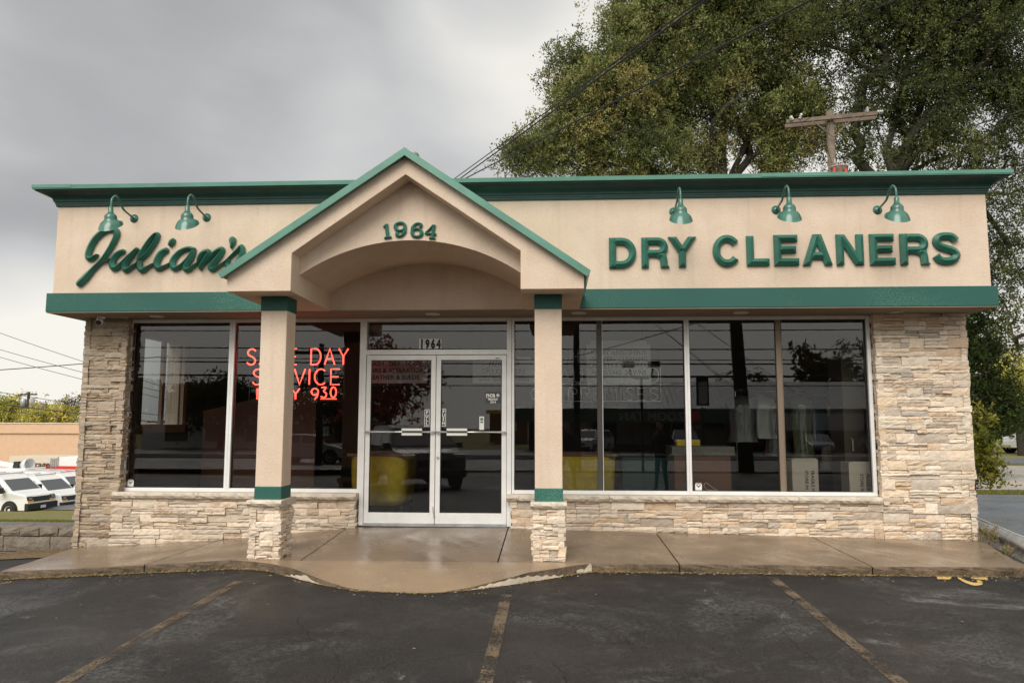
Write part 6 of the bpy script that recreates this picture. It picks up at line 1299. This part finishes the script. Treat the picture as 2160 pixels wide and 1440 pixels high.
t = thing('flat_roof_shop', 'long low pale shop across the street at the left', 'building'); mb = MB(); mb.box(-34, -14, -62, -54.5, zg, 1.9); mb.build('wall', M['white'], t); mb = MB(); mb.box(-34.3, -13.7, -62.3, -54.2, 1.9, 2.15); mb.build('roof', M['alu_dark'], t)
for k in range(5): mb = MB(); mb.box(-32+3.6*k, -30+3.6*k, -54.49, -54.44, zg+.6, zg+2); mb.build('window', M['car_glass'], t)
t = thing('house', 'two-storey house with ochre trim across the street, seen in the right door', 'house'); mb = MB(); mb.box(-5.6, -1.4, -83, -75, zg, 2.2); mb.build('wall', M['brown'], t); mb = MB(); mb.box(-6.0, -1.0, -83.3, -74.7, 2.21, 2.6); mb.build('roof', M['yellow'], t); mb = MB(); mb.box(-3.6, -2.6, -74.98, -74.92, .3, 1.4); mb.build('window', M['white'], t)
t = thing('pylon_sign', 'tall dark pylon sign at the plaza entrance', 'sign'); mb = MB(); mb.box(10.1, 10.8, -36.6, -36.3, 2.3, 4.0); mb.build('sign_box', M['black'], t); mb = MB(); mb.box(10.35, 10.45, -36.5, -36.4, zg, 2.2); mb.build('post', M['pole_dark'], t); mb = MB(); mb.box(10.2, 10.7, -36.29, -36.27, 2.4, 3.7); mb.build('sign_face', M['board'], t)

# ------------------------------------------------------------------ two people standing in the lot (visible as reflections)
def person(label, x, y, face, pose, top_m, leg_m, skin):
    z0 = lot_z(x, y)
    t = thing('person', label, 'person', None, (x, y, z0), face)     # local +Y is forward
    def skinned(name, pts, edges, m, root=0, par=t):
        me = bpy.data.meshes.new(name); me.from_pydata([p[:3] for p in pts], edges, []); o = bpy.data.objects.new(name, me); C.objects.link(o); o.parent = par
        sk = o.modifiers.new('skin', 'SKIN'); sk.use_smooth_shade = True
        for i, p in enumerate(pts): me.skin_vertices[0].data[i].radius = (p[3], p[4] if len(p) > 4 else p[3]); me.skin_vertices[0].data[i].use_root = (i == root)
        su = o.modifiers.new('sub', 'SUBSURF'); su.levels = su.render_levels = 1; me.materials.append(m); return o
    sp = .13 if pose == 'phone' else .07
    pts = [(0, 0, .92, .15, .12), (0, .0, 1.10, .145, .10), (0, .01, 1.28, .17, .11), (0, .01, 1.42, .12, .09), (0, .02, 1.50, .055), (0, .03, 1.56, .055),
           (-.09, 0, .88, .10), (-sp-.03, .02, .50, .068), (-sp-.08, .0, .12, .045), (-sp-.08, .03, .05, .045), (-sp-.09, .15, .035, .04),
           (.09, 0, .88, .10), (sp+.03, .02, .50, .068), (sp+.08, .0, .12, .045), (sp+.08, .03, .05, .045), (sp+.09, .15, .035, .04),
           (-.19, .01, 1.41, .062), (.19, .01, 1.41, .062)]
    if pose == 'phone': arms = [(-.30, .10, 1.22, .045), (-.32, .33, 1.46, .034), (.27, .12, 1.20, .045), (.05, .34, 1.45, .034)]
    else: arms = [(-.26, -.02, 1.13, .045), (-.25, .10, .90, .034), (.26, -.02, 1.13, .045), (.25, .10, .90, .034)]
    pts += arms; ed = [(0, 1), (1, 2), (2, 3), (3, 4), (4, 5), (0, 6), (6, 7), (7, 8), (8, 9), (9, 10), (0, 11), (11, 12), (12, 13), (13, 14), (14, 15), (3, 16), (3, 17), (16, 18), (18, 19), (17, 20), (20, 21)]
    skinned('body', pts, ed, leg_m)
    mb = MB(); prof = [(0, -.125), (.045, -.118), (.066, -.08), (.074, -.03), (.080, .02), (.078, .07), (.055, .108), (0, .122)]; mb.lathe(prof, (0, .035, 1.66), 20)
    hd = mb.build('head', skin, t, smooth=True); mb = MB(); mb.lathe([(0, -.02), (.015, -.018), (.012, .02), (0, .03)], (0, .118, 1.65), 8); 
    for s in (-1, 1): mb.lathe([(0, -.03), (.015, -.02), (.018, .01), (0, .03)], (s*.082, .03, 1.655), 8)
    mb.build('nose_and_ears', skin, hd, smooth=True); mb = MB()
    for s in (-1, 1): mb.lathe([(0, -.008), (.010, 0), (0, .008)], (s*.03, .108, 1.675), 8)
    mb.box(-.022, .022, .098, .108, 1.59, 1.596); mb.build('eyes_and_mouth', M['black'], hd); mb = MB(); mb.lathe([(.084, .0), (.088, .04), (.08, .09), (.05, .125), (0, .135)], (0, .022, 1.665), 18); mb.build('hair', M['rubber'], t, smooth=True)
    mb = MB(); n = 20; vs = []
    for z, a_, b_ in ((.90, .18, .14), (1.0, .175, .135), (1.12, .165, .125), (1.28, .20, .14), (1.40, .20, .13), (1.46, .12, .10), (1.49, .07, .075)):
        for k in range(n): vs.append((a_*math.cos(2*math.pi*k/n), .005+b_*math.sin(2*math.pi*k/n), z))
    mb.add(vs, [(r_*n+k, r_*n+(k+1) % n, (r_+1)*n+(k+1) % n, (r_+1)*n+k) for r_ in range(6) for k in range(n)]); mb.build('jacket', top_m, t, smooth=True)
    for w_, s in ((19, -1), (21, 1)):
        wx, wy, wz = pts[w_][:3]; dv = Vector((.0, .5, .85)) if pose == 'phone' else Vector((0, .3, -.95)); dv.normalize(); sd_ = Vector((1, 0, 0)); o = Vector((wx, wy, wz)); P_ = [(*o, .026), (*(o+dv*.05), .034, .016), (*(o+dv*.09), .036, .014)]; E2 = [(0, 1), (1, 2)]
        for k, (off, ln) in enumerate(((-.03, .06), (-.01, .075), (.01, .07), (.03, .055))):
            b0 = o+dv*.095+sd_*off; b1 = b0+dv*ln*.5; b2_ = b1+(dv+Vector((0, .6, 0) if pose == 'phone' else (0, .5, 0))).normalized()*ln*.5; i = len(P_); P_ += [(*b0, .009), (*b1, .0085), (*b2_, .007)]; E2 += [(2, i), (i, i+1), (i+1, i+2)]
        i = len(P_); b0 = o+dv*.04+sd_*(-s*.035); P_ += [(*b0, .010), (*(b0+dv*.03+sd_*(-s*.025)), .009), (*(b0+dv*.055+sd_*(-s*.03)), .008)]; E2 += [(1, i), (i, i+1), (i+1, i+2)]
        skinned('hand', P_, E2, skin)
    return t
skin = mat('skin', (.42, .26, .19), .6); denim = mat('dark_trousers', (.03, .035, .045), .8); jac = mat('dark_jacket', (.035, .035, .04), .8)
person('person in dark clothes holding up a phone to photograph the store', 1.86, -10.34, 0, 'phone', jac, denim, skin)
person('person in black clothes standing to the right of the photographer', 4.25, -9.95, R(35), 'stand', mat('black_coat', (.012, .013, .015), .8), mat('black_trousers', (.012, .013, .015), .8), skin)
t = thing('mobile_phone', 'black mobile phone held level in the photographer\'s hands', 'phone', None, (1.60, -9.83, 1.30)); mb = MB(); mb.box(-.08, .08, 0, .008, -.037, .037); mb.build('phone_case', M['black'], t, bevel=.003); mb = MB(); mb.box(-.074, .074, -.002, -.0005, -.033, .033); mb.build('screen', M['car_glass'], t)
